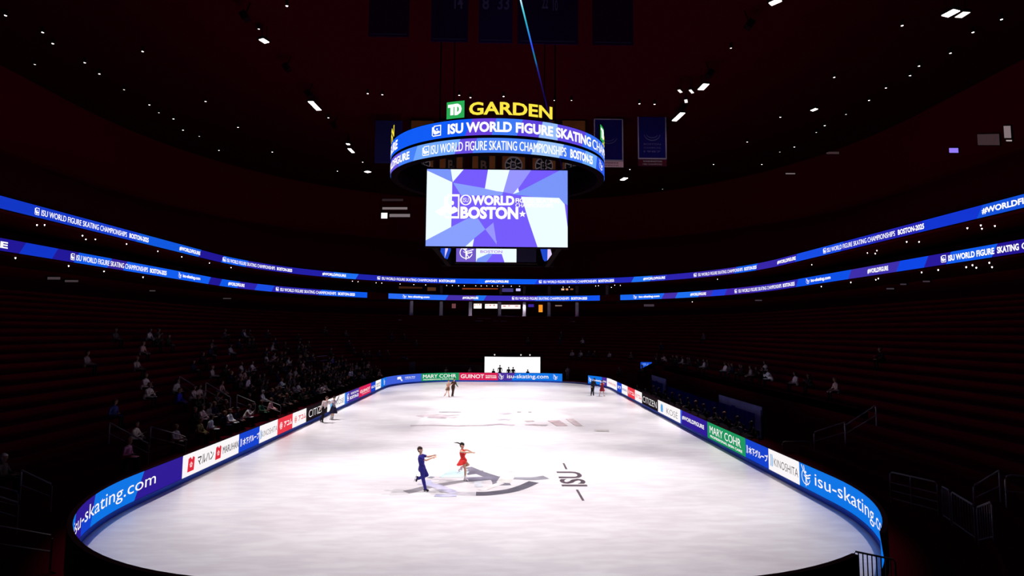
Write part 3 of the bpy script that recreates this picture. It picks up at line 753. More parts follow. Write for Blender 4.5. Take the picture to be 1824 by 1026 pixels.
def draw_main(mp):
    q = MB(); put_poly(q, mp, [(0, 0), (1, 0), (1, 1), (0, 1)], VIO, .0)
    polys = [(A_([(0, 90), (335, 228), (332, 420), (322, 760), (0, 915)]), ICEC), (A_([(0, 40), (320, 40), (332, 222), (0, 88)]), SKY), (A_([(318, 50), (470, 50), (340, 228)]), ICEC),
             (A_([(345, 235), (720, 300), (861, 330), (861, 385), (440, 388)]), PERI), (B_([(-10, 338), (75, 345), (60, 385), (-10, 385)]), PERI), (A_([(757, 50), (861, 50), (861, 335), (720, 305)]), ICEC), (B_([(-10, 60), (150, 60), (75, 345), (-10, 335)]), ICEC),
             (B_([(150, 60), (405, 60), (255, 300), (190, 368), (75, 345)]), LIL), (B_([(740, 60), (870, 60), (870, 500), (730, 440), (200, 372), (270, 335)]), SKY), (B_([(250, 295), (262, 345), (190, 370)]), ICEC),
             (B_([(285, 400), (735, 415), (800, 490), (845, 760), (845, 1040), (480, 1040), (370, 670), (320, 500)]), ICEC),
             (A_([(0, 915), (322, 757), (530, 650), (640, 660), (725, 785), (590, 895), (500, 1010), (0, 1010)]), PERI), (A_([(592, 895), (575, 1010), (490, 1010)]), ICEC), (A_([(820, 705), (725, 785), (861, 965)]), LIL), (B_([(0, 925), (-10, 960), (-10, 915)]), LIL)]
    for i, (P, m) in enumerate(polys): put_poly(q, mp, P, m, .004 + .0006*i)
    return q
sc = draw_main(mpF).build('main_screen', SB)
W1 = WHITE_LED
def main_text(mp, par):
    u = lambda px: (px-759.5)/(1011-759.5)
    vz = lambda py: uvp(885, py)[1]
    for s, a, b, y0, y1, wt in (('WORLD', 839.5, 916, 366, 348.5, .05), ('BOSTON', 820, 923, 390.5, 368.5, .05), ('FIGURE SKATING', 918, 997, 361, 353, .03), ('CHAMPIONSHIPS', 918, 985, 369, 362, .03)):
        q = MB(); put_text(q, mp, s, u(a), u(b), vz(y0), vz(y1), W1, .03, wt); q.build('lettering', par)
    q = MB(); k = []
    for i in range(10):
        r = 6.4 if i % 2 == 0 else 2.8; a = PI/2 + i*PI/5; k.append((u(930.5 + r*math.cos(a)), vz(381 - r*math.sin(a))))
    put_poly(q, mp, k, W1, .03); q.build('star', par)
    q = MB(); put_ring(q, mp, u(829.3), vz(357), vz(348.5)-vz(357), .012, W1, .03, ru=u(838)-u(829.3)); put_text(q, mp, 'ISU', u(824.5), u(834), vz(361), vz(353), W1, .03, .0); q.build('emblem', par)
    q = MB(); logo_square(q, mp, (u(791)+u(818))/2, (vz(347)+vz(390))/2, vz(347)-vz(390), W1, .03, w=u(818)-u(791))
    put_poly(q, mp, [(u(775), vz(378)), (u(795), vz(366)), (u(800), vz(376)), (u(786), vz(386))], W1, .031); q.build('emblem', par)
main_text(mpF, sc)
wS = sx1-sx0
for cx_, cy_, f in (((sx0+sx1)/2, 2*SBY-SC_Y, (0, 1)), (sx0+.35, SBY, (-1, 0)), (sx1-.35, SBY, (1, 0))):
    w_ = wS if f[0] == 0 else 10.0
    mpS, h2 = flat_screen(cx_, cy_, w_, sz0, sz1, f); draw_main(mpS).build('main_screen', SB)
# under-belly screens
mpU = lambda u, v, off: (u-INV.x, 39.6-off-INV.y, v-INV.z)
a0, a1 = at_y(812.5, 466.5, 39.6), at_y(920, 441, 39.6); xr_ = at_y(955, 455, 39.6).x
am = at_y(848, 455, 39.6).x
q = MB(); zb_, zt2 = a0.z, a1.z+.9
q.box(((a0.x+xr_)/2-INV.x, 39.82-INV.y, (zb_+zt2)/2-INV.z), (xr_-a0.x+.2, .4, zt2-zb_+.15), M_SB); q.build('screen_housing', SB)
q = MB(); put_quad(q, mpU, a0.x, am, zb_, zt2, led((112, 88, 200)), .03); put_quad(q, mpU, am, a1.x, zb_, zt2, ICEC, .03)
put_poly(q, mpU, [(am, zb_), (am+.1, zb_+.25), (am+.9, zb_+.62), (am+1.3, zb_+.6), (am+.75, zb_)], SKY, .034)
put_poly(q, mpU, [(am+.75, zb_), (am+1.2, zb_+.6), (am+1.85, zb_+.6), (am+2.05, zb_)], VIO, .035)
lo = q.build('under_screen', SB)
q = MB(); logo_skater(q, mpU, (a0.x+am)/2, zb_+.72, 1.15, WHITE_LED, .045, w=1.05); q.build('emblem', lo)
q = MB(); put_text(q, mpU, 'BOSTON', am+.3, am+1.9, zb_+.66, zb_+.86, led((190, 150, 235)), .045, .03); q.build('lettering', lo)
q = MB(); put_quad(q, mpU, a1.x+.06, xr_, zb_+.02, zt2, mat('screen_off', (40, 34, 60), .4), .03); q.build('unlit_panel', SB)
for sgn, P in ((-1, [(786, 437), (797.5, 437), (798, 444), (792, 460), (784.5, 448)]), (1, [(967, 441), (980, 442), (983, 453), (975, 464), (972, 460)])):
    q = MB(); F = [at_y(x, y, 37.4) - INV for x, y in P]; Bk = [p + Vector((sgn*-.15, .5, 0)) for p in F]; n = len(F)
    q.add(F+Bk, [tuple(range(n))] + [tuple(range(2*n-1, n-1, -1))] + [(i, i+n, (i+1) % n + n, (i+1) % n) for i in range(n)], led((26, 72, 205)))
    fl = F[0].lerp(F[1], .6), F[1], F[2], F[3], F[3].lerp(F[2], .2)
    q.add([p + Vector((0, -.01, 0)) for p in ((F[0].lerp(F[1], .65)), F[1], F[2], F[3])], [(0, 1, 2, 3)], led((228, 205, 250)))
    q.build('corner_screen', SB)
q = MB()
for sx_ in (-1, 1):
    for sy_ in (-1, 1): q.box((sx_*4.0, sy_*5.0, 18.6-INV.z), (.22, .22, 4.0), M_SB)
    q.box((sx_*4.0, 0, 20.5-INV.z), (.2, 12.6, .2), M_SB)
for sy_ in (-1, 1): q.box((0, sy_*5.0, 20.6-INV.z), (12.0, .2, .2), M_SB)
q.box((0, 0, 15.2-INV.z), (6.5, 9.6, 4.2), M_SB)
for sx_ in (-1, 1):
    for sy_ in (-1, 1):
        q = MB(); q.tube([(sx_*4.0, sy_*5.0, 20.5-INV.z), (sx_*4.0, sy_*5.0, ROOF-INV.z)], .05, M_SB, 6); q.build('cable', SB)

# ------------------------------------------------------------------ banners hung from the roof
def banner(name, label, P, y, m, group=None, extra=None, cat='banner', top=None):
    x0 = at_y(P[0], (P[1]+P[3])/2, y).x; x1 = at_y(P[2], (P[1]+P[3])/2, y).x
    z1 = at_y((P[0]+P[2])/2, P[1], y).z if top is None else top; z0 = at_y((P[0]+P[2])/2, P[3], y).z
    t = thing(name, label, cat, ((x0+x1)/2, y, z0), group); w = x1-x0; h = z1-z0
    q = MB(); n = 8; vs_ = []
    for i in range(n+1):
        x = -w/2 + w*i/n; d = .02*math.sin(i*1.7)
        for z in (0, h*.5, h): vs_ += [(x, d-.012, z), (x, d+.012, z)]
    for i in range(n):
        a, b = 6*i, 6*(i+1)
        q.add([], [], m)
        q.f += [(a, b, b+2, a+2), (a+2, b+2, b+4, a+4), (a+1, a+3, b+3, b+1), (a+3, a+5, b+5, b+3), (a, a+1, b+1, b), (a+4, b+4, b+5, a+5)]; q.m += [q.mi(m)]*6
    q.f += [(0, 2, 3, 1), (2, 4, 5, 3), (6*n, 6*n+1, 6*n+3, 6*n+2), (6*n+2, 6*n+3, 6*n+5, 6*n+4)]; q.m += [q.mi(m)]*4
    q.v = vs_
    cloth = q.build('cloth', t)
    mp = lambda u, v, off: (-w/2+w*u, -.035-off, h*v)
    if extra: extra(mp, cloth, w, h)
    q = MB(); q.tube([(-w/2-.1, 0, h+.03), (w/2+.1, 0, h+.03)], .04, M_BLACK, 6); q.build('hanging_bar', t)
    for sx_ in (-.42, .42):
        q = MB(); q.tube([(w*sx_, 0, h+.03), (w*sx_, 0, ROOF-z0)], .015, M_BLACK, 5); q.build('cable', t)
    return t
NAVY = lambda k: mat('navy_cloth_%d' % k, ((44, 6, 52), (42, 9, 66), (44, 12, 74))[k], .9, spec=.05)
PALE = mat('banner_print_pale', (92, 84, 140), .9)
def numbers(txts):
    def ex(mp, cloth, w, h):
        for s, u0, u1, v0, v1 in txts:
            q = MB(); put_text(q, mp, s, u0, u1, v0, v1, PALE, 0, .02); q.build('lettering', cloth)
        q = MB()
        put_quad(q, mp, .05, .95, .02, .03, mat('banner_edge', (58, 50, 96), .9), 0); q.build('edge_trim', cloth)
    return ex
for P, lab, k, tx in (((657, 0, 729, 66), 'plain dark banner, leftmost of the row near the roof', 0, ()),
                      ((768, 0, 834, 75), 'dark navy number banner, second from the left near the roof', 1, (('14', .62, .85, .3, .42),)),
                      ((853, 0, 913, 77), 'dark blue number banner above the scoreboard, left of the laser beam', 2, (('8', .1, .3, .3, .42), ('33', .55, .9, .3, .42))),
                      ((922, 0, 1030, 79), 'wide dark navy banner behind the top of the laser beam', 1, (('22', .4, .5, .32, .42), ('10', .58, .66, .3, .4))),
                      ((1055, 0, 1128, 81), 'plain dark banner, rightmost of the row near the roof', 0, ())):
    banner('hanging_banner', lab, P, 33.0, NAVY(k), 'dark banners near the roof', numbers(tx), top=31.5)
def champs(top_text, low, low_rgb, low_ink):
    def ex(mp, cloth, w, h):
        edge = mat('banner_edge_white', (190, 170, 190), .9)
        q = MB()
        for P in ([(0, .13), (1, .13), (1, .155), (0, .155)], [(0, .13), (.035, .13), (.035, 1), (0, 1)], [(.965, .13), (1, .13), (1, 1), (.965, 1)], [(0, .985), (1, .985), (1, 1), (0, 1)]): put_poly(q, mp, P, edge, .004)
        q.build('edge_trim', cloth)
        q = MB(); put_quad(q, mp, 0, 1, 0, .125, mat('banner_foot_%d' % low_rgb[0], low_rgb, .9), .003, step=9); q.build('foot_panel', cloth)
        ik = mat('banner_ink_%d' % low_ink[0], low_ink, .9)
        for i, s in enumerate(low):
            q = MB(); put_text(q, mp, s, .17, .83, .075-.055*i, .105-.055*i, ik, .008, .03); q.build('lettering', cloth)
        q = MB(); put_ring(q, mp, .5, .62, .13, .02, PALE, .004, 190, 350, ru=.28); put_ring(q, mp, .5, .62, .08, .015, PALE, .004, 200, 340, ru=.2); q.build('emblem', cloth)
        for i, s in enumerate(top_text):
            q = MB(); put_text(q, mp, s, .2, .8, .40-.07*i, .435-.07*i, PALE, .004, .02); q.build('lettering', cloth)
    return ex
BLUEB = mat('banner_blue', (32, 23, 108), .9, spec=.05)
banner('championship_banner', 'blue banner with pale edge and maroon foot, right of the scoreboard', (1136, 203, 1187, 296), 66.0, BLUEB, 'championship banners', champs(('BOSTON', 'CHAMPIONS', '1987'), ('WASHINGTON', '1983 CHAMPIONS'), (92, 14, 34), (190, 170, 178)))
banner('championship_banner', 'blue banner with pink foot half hidden by the right end of the scoreboard ring', (1058, 212, 1110, 298), 66.0, BLUEB, 'championship banners', champs((), ('CONFERENCE', 'CHAMPIONS'), (255, 196, 200), (120, 60, 80)))
banner('championship_banner', 'dark navy banner behind the left end of the scoreboard ring', (668, 215, 716, 291), 66.0, mat('banner_dark_blue', (30, 22, 92), .9), 'championship banners', numbers(()))
GOLD = mat('banner_gold', (150, 84, 34), .9)
def badge(kind):
    def ex(mp, cloth, w, h):
        q = MB(); pl = mat('badge_print', (190, 180, 175), .9); bk = mat('badge_black', (16, 10, 12), .9)
        r = .15; asp = h/w
        if kind == 'ring':
            put_disc(q, mp, .5, .18, r, bk, .004, ru=r*asp); put_ring(q, mp, .5, .18, r, .035, pl, .006, ru=r*asp)
            for k in range(8):
                a = k*PI/4+.4; put_strip(q, mp, [(.5+.07*asp*math.cos(a), .18+.07*math.sin(a)), (.5+r*asp*math.cos(a), .18+r*math.sin(a))], .022, pl, .006)
            put_text(q, mp, 'B', .5-.06*asp, .5+.06*asp, .11, .25, pl, .009, .03); put_text(q, mp, 'B', .5-.04*asp, .5+.04*asp, .13, .23, bk, .011, .0)
        else:
            put_quad(q, mp, .5-.1*asp, .5+.1*asp, .02, .34, bk, .004, step=9); put_text(q, mp, 'B', .5-.055*asp, .5+.055*asp, .08, .26, mat('badge_gold', (120, 92, 70), .9), .007, .03)
        q.build('badge', cloth)
        q = MB(); put_quad(q, mp, 0, .06, 0, 1, bk, .003, step=9); put_quad(q, mp, .94, 1, 0, 1, bk, .003, step=9); q.build('edge_trim', cloth)
    return ex
for i, (px, kind, nm) in enumerate(((752, 'ring', 'first'), (804, 'block', 'second'), (862, 'block', 'third'), (915, 'ring', 'fourth'), (969, 'ring', 'fifth'), (1022, 'ring', 'sixth'))):
    banner('gold_banner', 'dim gold banner with round spoked badge, %s from the left behind the scoreboard' % nm if kind == 'ring' else 'dim gold banner with square black badge, %s from the left behind the scoreboard' % nm,
           (px-23, 215, px+23, 309+(px-752)*.02), 67.0, GOLD, 'gold banners behind the scoreboard', badge(kind))

# ------------------------------------------------------------------ lamps of the dark roof
def lamp_mesh(r, dim):
    q = MB(); q.lathe([(.1, .5), (.1, .32), (r*1.25, .28), (r*1.3, .0), (r*1.1, .0), (r*1.05, .1)], M_BLACK, n=12); h = q.build('housing')
    q = MB(); q.lathe([(r*.2, -.02), (r*.8, .0), (r*1.02, .06)], M_LAMP_DIM if dim else M_LAMP, n=12); g = q.build('lamp_glass')
    return h, g
LM = {}
ROOFL = []
for e in ((10, 28, 3), (76, 58, .9), (94, 78, .9), (151, 112, 1.9), (62, 115, .6), (177, 132, .9), (254, 92, 1.5), (221, 160, .6), (266, 187, 1.3), (283, 201, .6), (309, 212, 1), (326, 232, 1.1), (366, 181, 1.7), (424, 227, 1.4), (33, 195, .5), (93, 223, .7), (355, 243, .5),
          (511, 11, 1.5), (461, 52, .7), (585, 210, 1.2), (655, 167, 1.2), (681, 169, 1.1), (818, 170, 1.6), (838, 174, 1.1), (897, 172, 1.3), (988, 179, 1.3), (1018, 179, .7), (1139, 185, 1.4), (1166, 186, 1.4), (1302, 86, .6), (1331, 253, 1.4),
          (1607, 46, 2.1), (1784, 35, 1.4), (1733, 58, 1.1), (1693, 95, 2.3), (1637, 118, .9), (1621, 135, .9), (1486, 138, 1.8), (1578, 157, 1.2), (1548, 179, .9), (1390, 209, 1.6), (1469, 224, 1.2), (1507, 204, .7), (1454, 236, .7), (1807, 185, .9), (1726, 220, .9), (1668, 246, .9),
          (145, 248, .5), (191, 269, .5), (231, 288, .7), (267, 304, .7), (390, 268, .9), (485, 271, 1.7), (601, 305, 1), (646, 289, .9), (1271, 293, 1.7), (1357, 293, 1.2), (1415, 262, 1.2), (1361, 342, .9), (1389, 271, .5), (1122, 302, 1), (1617, 268, .8), (1572, 288, .7), (1532, 305, .7), (1497, 320, .6), (1465, 335, .6), (1436, 347, .6), (383, 347, .6), (509, 348, .6), (566, 358, .4), (1397, 360, .5), (1330, 378, .5), (1294, 386, .6), (1233, 375, .6), (1180, 337, .6)):
    p = at_z(e[0], e[1], ROOF-.5)
    if p.y > 108 or p.y < 0: p = at_z(e[0], e[1], ROOF-.5)
    D = p.y; ROOFL.append((p, max(.06, e[2]*1.15*D/F_PX*.72), e))
rows = {}
for p, r, e in ROOFL:
    k = round(p.x/4.2); rows.setdefault(k, []).append((p.y, p, r, e))
ORD = ['nearest', 'second', 'third', 'fourth', 'fifth', 'sixth', 'seventh', 'eighth', 'ninth', 'tenth', 'eleventh', 'twelfth', 'thirteenth', 'fourteenth', 'fifteenth', 'sixteenth']
rowkeys = sorted(rows); lk = [k for k in rowkeys if k < 0]; rk = [k for k in rowkeys if k >= 0]
for k in rowkeys:
    side = ('left', lk.index(k)) if k < 0 else ('right', len(rk)-1-rk.index(k))
    for i, (yy, p, r, e) in enumerate(sorted(rows[k])):
        dim = e[2] < .75; rq = round(max(.08, r)*20)/20; key = (rq, dim)
        size = 'tiny faint' if dim else ('large bright' if e[2] > 1.6 else 'small white')
        t = thing('ceiling_lamp', '%s roof lamp, %s from the camera in the %s row from the %s wall' % (size, ORD[i], ORD[side[1]].replace('nearest', 'first'), side[0]), 'ceiling lamp', (p.x, p.y, ROOF-.5), 'downlights of the dark roof')
        if key not in LM: LM[key] = lamp_mesh(rq, dim); h, g = LM[key]
        else:
            h, g = [o.copy() for o in LM[key]]
            COL.objects.link(h); COL.objects.link(g)
        h.parent = t; g.parent = t
# long floodlight bars of the two lighting lines, tilted to the ice
def flood_bar(px0, px1, label, w=.5, dim=False, z=FLOOD_Z+.35, strength=None):
    a, b = at_z(*px0, z), at_z(*px1, z); c = (a+b)/2; L = (b-a).length
    t = thing('floodlight', label, 'floodlight', c, 'floodlights along the two lighting lines'); d = (b-a).normalized()
    yaw = math.atan2(d.y, d.x); R = Matrix.Rotation(yaw, 3, 'Z')
    q = MB(); q.box((0, 0, .14), (L+.15, w+.12, .2), M_BLACK, rot=R); q.build('housing', t)
    q = MB(); q.box((0, 0, .02), (L, w, .06), M_LAMP_DIM if dim else M_LAMP, rot=R); q.build('lamp_glass', t)
    q = MB()
    for k in (-.35, .35): q.tube([R @ Vector((L*k, 0, .2)), R @ Vector((L*k, 0, ROOF-z))], .03, M_BLACK, 5)
    q.build('hanger', t)
for a, b, lab, w, dm in (((465, 70), (475.5, 76.5), 'slanting floodlight bar high on the left lighting line', .5, False), ((553, 181), (568, 196.5), 'longest floodlight bar of the left lighting line', .55, False),
                     ((1201, 215.5), (1216, 201.5), 'long floodlight bar just right of the scoreboard banners', .55, False), ((1248, 160), (1258, 150), 'floodlight bar on the right lighting line above the scoreboard', .6, False),
                     ((1372, 8), (1390, 0), 'bright floodlight bar at the top edge right of centre', .5, False), ((1683, 29.5), (1704, 18.5), 'bright floodlight bar high in the upper right corner', .7, False), ((1707, 31.5), (1722, 22), 'faint floodlight bar beside the bright one, upper right', .6, True),
                     ((1446, 197.5), (1454.5, 194), 'short floodlight bar among the right roof lamps', .4, False), ((622, 265), (629, 272), 'small floodlight far down the left lighting line', .4, False), ((619, 256), (621, 258), 'smallest floodlight far down the left lighting line', .4, False),
                     ((652, 307), (658, 305.5), 'farthest floodlight of the left lighting line', .7, False), ((1108, 321), (1115, 317), 'farthest floodlight of the right lighting line', .7, False), ((1209, 160.5), (1213.5, 165), 'small floodlight left of the right lighting line', .25, True), ((1229, 160.5), (1234, 166), 'small floodlight in the cluster right of the scoreboard', .25, True), ((1221.5, 178), (1222.5, 183), 'lowest small floodlight in the cluster right of the scoreboard', .3, True)):
    flood_bar(a, b, lab, w, dm)
# the real floods that light the ice: a housing round every spot
for i, (x, y) in enumerate(FLOODS):
    t = thing('spot_floodlight', 'dark spot floodlight housing on the %s lighting line, %s from the camera' % ('left' if x < 0 else 'right', ORD[i % 7]), 'floodlight', (x, y, FLOOD_Z), 'spot floodlights')
    d = (Vector((0, y, 0)) - Vector((x, y, FLOOD_Z))).normalized(); R = d.to_track_quat('-Z', 'Y').to_matrix()
    q = MB(); q.box(R @ Vector((0, 0, .75)), (.55, .55, .7), M_BLACK, rot=R); q.build('housing', t)
    q = MB(); q.tube([R @ Vector((0, 0, .8)), (0, 0, ROOF-FLOOD_Z)], .05, M_BLACK, 6); q.build('hanger', t)

# recessed lamps under the balconies
SOFF = []
for (px, py, r) in ((66, 400, 1.2), (94, 400, 1.2), (147, 419, 1), (153, 425.5, 1), (170, 425.5, 1), (231, 434, .9), (285, 447, 1), (330, 457, .8), (373, 468, .8), (425, 476, .8), (642, 498.5, .7), (652, 499, .7), (671, 503, .6), (688, 502, 1), (722, 502.5, .9), (743, 504, .7), (762, 505, .9), (796, 507.5, .7), (806, 507.5, .7), (817, 508, .9), (827, 508, .9), (847, 508, .9), (857, 508.5, .9), (867, 508.5, .9), (877, 508.5, .9), (886, 508.5, .9), (896, 508.5, .9), (911, 508, .8), (926, 508, .8), (1003, 511, .6), (1014, 511, .6), (1061, 509, .8), (1066, 508.5, .6), (1089, 511.5, .9), (1095, 507.5, .7), (1105, 508, .7),
                    (1723, 405.5, 1.3), (1747, 400.5, 1.3), (1749, 406.5, 1.1), (1772, 401.5, 1.3), (1615, 430, 1.2), (1637, 430, 1.2), (1562, 445.5, 1), (1545, 450, .8), (1559, 451, .7), (1446, 471, .7), (1278, 497, .6)):
    SOFF.append((px, py, r, 14.18, 'upper'))
for (px, py, r) in ((80, 459, 1.1), (186, 473.5, 1), (241, 483, 1), (301, 493.5, .8), (1690, 471, 1.2), (1721, 475, .8), (1739, 476, .8), (1767, 475, .9), (1751, 467, .9), (1661, 480, 1), (1606, 484, 1), (1530, 495, 1), (1482, 502, .9), (1430, 509.5, .8), (1294, 542, .8), (1560, 497.5, .6)):
    SOFF.append((px, py, r, 11.42, 'lower'))
SM = {}
cnt = {}
for px, py, r, z, which in sorted(SOFF, key=lambda e: at_z(e[0], e[1], e[3]).y):
    p = at_z(px, py, z)
    o_ = offset_of(p.x, p.y)
    if o_ > CONC_O-.3 or o_ < RIB_O+.3:
        # the soffit lies nearer or farther than the sight line meets it: slide to the soffit edge
        nn = normal_of(p.x, p.y); k = (CONC_O-.5 if o_ > CONC_O-.3 else RIB_O+.5) - o_; p = p + nn*k
    side = 'left' if px < 660 else ('right' if px > 1100 else 'far')
    c = cnt[(side, which)] = cnt.get((side, which), -1) + 1
    D = p.y; rr = round(max(.04, r*.42*D/F_PX)*50)/50; rr = max(.04, rr)
    lab = ('small white downlight under the %s balcony of the %s side, number %d from the camera' % (which, side, c+1)) if side != 'far' else 'small white downlight in the row under the %s balcony of the far end' % which
    t = thing('recessed_lamp', lab, 'downlight', (p.x, p.y, z), 'downlights under the %s balcony, %s' % (which, side))
    if rr not in SM:
        q = MB(); q.lathe([(rr*1.3, .04), (rr*1.3, 0), (rr, 0), (rr, .02)], M_BLACK, n=10); h = q.build('trim_ring')
        q = MB(); q.lathe([(rr*.3, -.10), (rr*.8, -.07), (rr, .0)], M_LAMP, n=10); g = q.build('lamp_glass'); SM[rr] = (h, g)
    else:
        h, g = [o.copy() for o in SM[rr]]; COL.objects.link(h); COL.objects.link(g)
    h.parent = t; g.parent = t

# ------------------------------------------------------------------ laser beam through the haze
def laser():
    m = bpy.data.materials.new('laser_glow'); m.use_nodes = True; nt = m.node_tree; nt.nodes.clear()
    out = nt.nodes.new('ShaderNodeOutputMaterial'); em = nt.nodes.new('ShaderNodeEmission'); tr = nt.nodes.new('ShaderNodeBsdfTransparent'); mx = nt.nodes.new('ShaderNodeMixShader')
    tc = nt.nodes.new('ShaderNodeTexCoord'); sp = nt.nodes.new('ShaderNodeSeparateXYZ'); rp = nt.nodes.new('ShaderNodeValToRGB'); ra = nt.nodes.new('ShaderNodeValToRGB')
    nt.links.new(tc.outputs['Generated'], sp.inputs[0]); nt.links.new(sp.outputs['Z'], rp.inputs[0]); nt.links.new(sp.outputs['Z'], ra.inputs[0])
    E = rp.color_ramp.elements; E[0].position = 0; E[0].color = (*lin((30, 20, 150)), 1); E[1].position = 1; E[1].color = (*lin((60, 130, 210)), 1)
    for pos, c in ((.55, (30, 50, 190)), (.62, (20, 110, 120)), (.66, (40, 60, 220)), (.76, (40, 150, 175)), (.82, (90, 190, 210)), (.87, (225, 230, 255)), (.905, (190, 175, 250)), (.95, (140, 215, 240))):
        e = E.new(pos); e.color = (*lin(c), 1)
    A = ra.color_ramp.elements; A[0].position = 0; A[0].color = (.0, .0, .0, 1); A[1].position = 1; A[1].color = (.95, .95, .95, 1)
    for pos, v in ((.5, .06), (.575, .22), (.6, .75), (.7, .85), (.8, .95)): e = A.new(pos); e.color = (v, v, v, 1)
    em.inputs[1].default_value = 1.3
    nt.links.new(rp.outputs[0], em.inputs[0]); nt.links.new(ra.outputs[0], mx.inputs[0]); nt.links.new(tr.outputs[0], mx.inputs[1]); nt.links.new(em.outputs[0], mx.inputs[2]); nt.links.new(mx.outputs[0], out.inputs[0])
    a = at_y(912, -62, 30.0); b = at_y(1019, 372, 30.0)
    a = a + (a-b)*0.0
    q = MB(); q.tube([b.lerp(a, i/24) for i in range(25)], [.03 + .02*i/24 for i in range(25)], m, 8)
    o = tag(q.build('laser_beam', origin=b), 'thin blue and white laser beam slanting down in front of the scoreboard', 'laser beam')
    t = thing('laser_projector', 'small black laser projector hung from the roof at the top of the beam', 'projector', a)
    q = MB(); q.box((0, 0, .17), (.4, .5, .3), M_BLACK); q.build('housing', t)
    q = MB(); q.lathe([(.05, -.04), (.09, .0), (.09, .05)], M_BLACK, n=10); q.build('lens', t)
    q = MB(); q.tube([(0, 0, .3), (0, 0, ROOF-a.z)], .03, M_BLACK, 6); q.build('hanger', t)
laser()

# ------------------------------------------------------------------ far end: concourse, suites, press level
M_PILLAR = mat('pale_pillar', (120, 112, 124), .8, emit=None)
COLY = lambda px, py: None
def far_point(px, py, off):
    """Point on the line round the rink (at the given distance outside the boards) in that column; height from the sight line."""
    P = FP.setdefault(off, Path(off)); half = proj(P.map(P.L/2, 12))[0]
    s = P.s_px(px, 12.0, 'L' if px < half else 'R'); p, n = P.at(s)
    d = ray(px, py); t = ((p.x-EYE.x)*d.x + (p.y-EYE.y)*d.y)/(d.x*d.x+d.y*d.y)
    return Vector((p.x, p.y, CH + d.z*t)), n
FP = {}
PIL_LIT = mat('pillar_paint', (222, 212, 226), .8)
for x_ in (-12.0, -4.0, 4.0, 12.0):
    dl = bpy.data.lights.new('concourse_downlight', 'SPOT'); dl.energy = 260.0; dl.spot_size = math.radians(100); dl.spot_blend = .6; dl.color = (1.0, .93, 1.0); dl.shadow_soft_size = .2
    ol = bpy.data.objects.new('concourse_downlight', dl); COL.objects.link(ol); ol.location = (x_, Y1+20.6, 11.3); ol.rotation_euler = (math.radians(-8), 0, 0)
for i, px in enumerate((733, 786, 838, 890, 934, 978, 1028)):
    p, n = far_point(px, 540, 21.2)
    q = MB(); R = Matrix.Rotation(math.atan2(n.y, n.x), 3, 'Z')
    q.box((0, 0, (SUITE_Z-TOP_Z)/2), (.5, .5, SUITE_Z-TOP_Z), PIL_LIT, rot=R); q.box((0, 0, .1), (.62, .62, .2), PIL_LIT, rot=R)
    o = q.build('concourse_pillar'); o.location = (p.x, p.y, TOP_Z)
    tag(o, 'pale square pillar on the far concourse, %s from the left' % ORD[i].replace('nearest', 'first'), 'pillar', 'pillars of the far concourse')
    tag(o, kind=None)
for i, px in enumerate((786, 892, 934, 978, 1028, 1082)):
    p, n = far_point(px, 515, 21.2)
    q = MB(); q.box((0, 0, (14.22-11.82)/2), (.45, .45, 14.22-11.82), mat('suite_pillar_paint', (92, 70, 78), .8), rz=math.atan2(n.y, n.x)); o = q.build('suite_pillar'); o.location = (p.x, p.y, 11.82)
    tag(o, 'dim pillar between the two far ribbons, %s from the left' % ORD[i].replace('nearest', 'first'), 'pillar', 'pillars of the far suites')
def wall_light(name, label, px0, py0, px1, py1, rgb, strength=1.0, off=CONC_O-.12, cat='lit window', parts=None, emit=True):
    a, n = far_point((px0+px1)/2, py1, off); u = Vector((-n.y, n.x, 0))
    # n points to the ice; left to right seen from the ice is +s
    w0, _ = far_point(px0, py1, off); w1, _ = far_point(px1, py1, off); top, _ = far_point((px0+px1)/2, py0, off)
    w = (w1-w0).length; h = max(.12, top.z-a.z); d = (w1-w0).normalized()
    t = thing(name, label, cat, a); R = Matrix((d, -n, Vector((0, 0, 1)))).transposed()
    q = MB(); q.box(R @ Vector((0, .03, h/2)), (w+.12, .1, h+.12), M_BLACK, rot=R); q.build('frame', t)
    q = MB(); q.box(R @ Vector((0, -.03, h/2)), (w, .04, h), led(rgb, strength) if emit else ink(rgb), rot=R); q.build('glass', t)
    mp = lambda uu, vv, off_: tuple(R @ Vector((w*(uu-.5), -.06-off_, h*vv)))
    if parts: parts(mp, t, w, h)
    return t
def counter(mp, t, w, h):
    rnd = random.Random(int(w*100))
    for i in range(3):
        q = MB(); u = .05 + .3*i + rnd.uniform(0, .08); put_quad(q, mp, u, u+rnd.uniform(.06, .2), rnd.uniform(.5, .7), rnd.uniform(.75, .95), led(rnd.choice([(235, 60, 80), (255, 200, 150), (200, 120, 110)])), .01, step=9); q.build('menu_board', t)
wall_light('concession_stand', 'brightly lit food stand on the far concourse, leftmost', 844, 541, 858, 549.5, (255, 244, 236), 1.2, parts=counter)
wall_light('concession_stand', 'brightly lit food stand on the far concourse between the third and fourth pillars', 864, 541.5, 886, 549.5, (255, 246, 240), 1.2, parts=counter)
wall_light('concession_stand', 'brightly lit food stand on the far concourse right of the fourth pillar', 893, 543, 927, 550, (255, 240, 238), 1.1, parts=counter)
wall_light('doorway_glow', 'orange lit doorway on the far concourse', 959.5, 543, 966.5, 556, (255, 150, 40), 1.0, cat='doorway')
wall_light('wall_display', 'small violet screen left of the orange doorway', 941, 542, 951, 547, (70, 44, 170), .8, cat='screen')
wall_light('wall_display', 'small dim pink round light on the far concourse, left of the third pillar', 805, 541, 812, 549, (120, 70, 74), .8, cat='light')
wall_light('wall_display', 'thin pale slanting light right of the orange doorway', 989, 543.5, 1001, 545.5, (150, 120, 110), .8, cat='light')
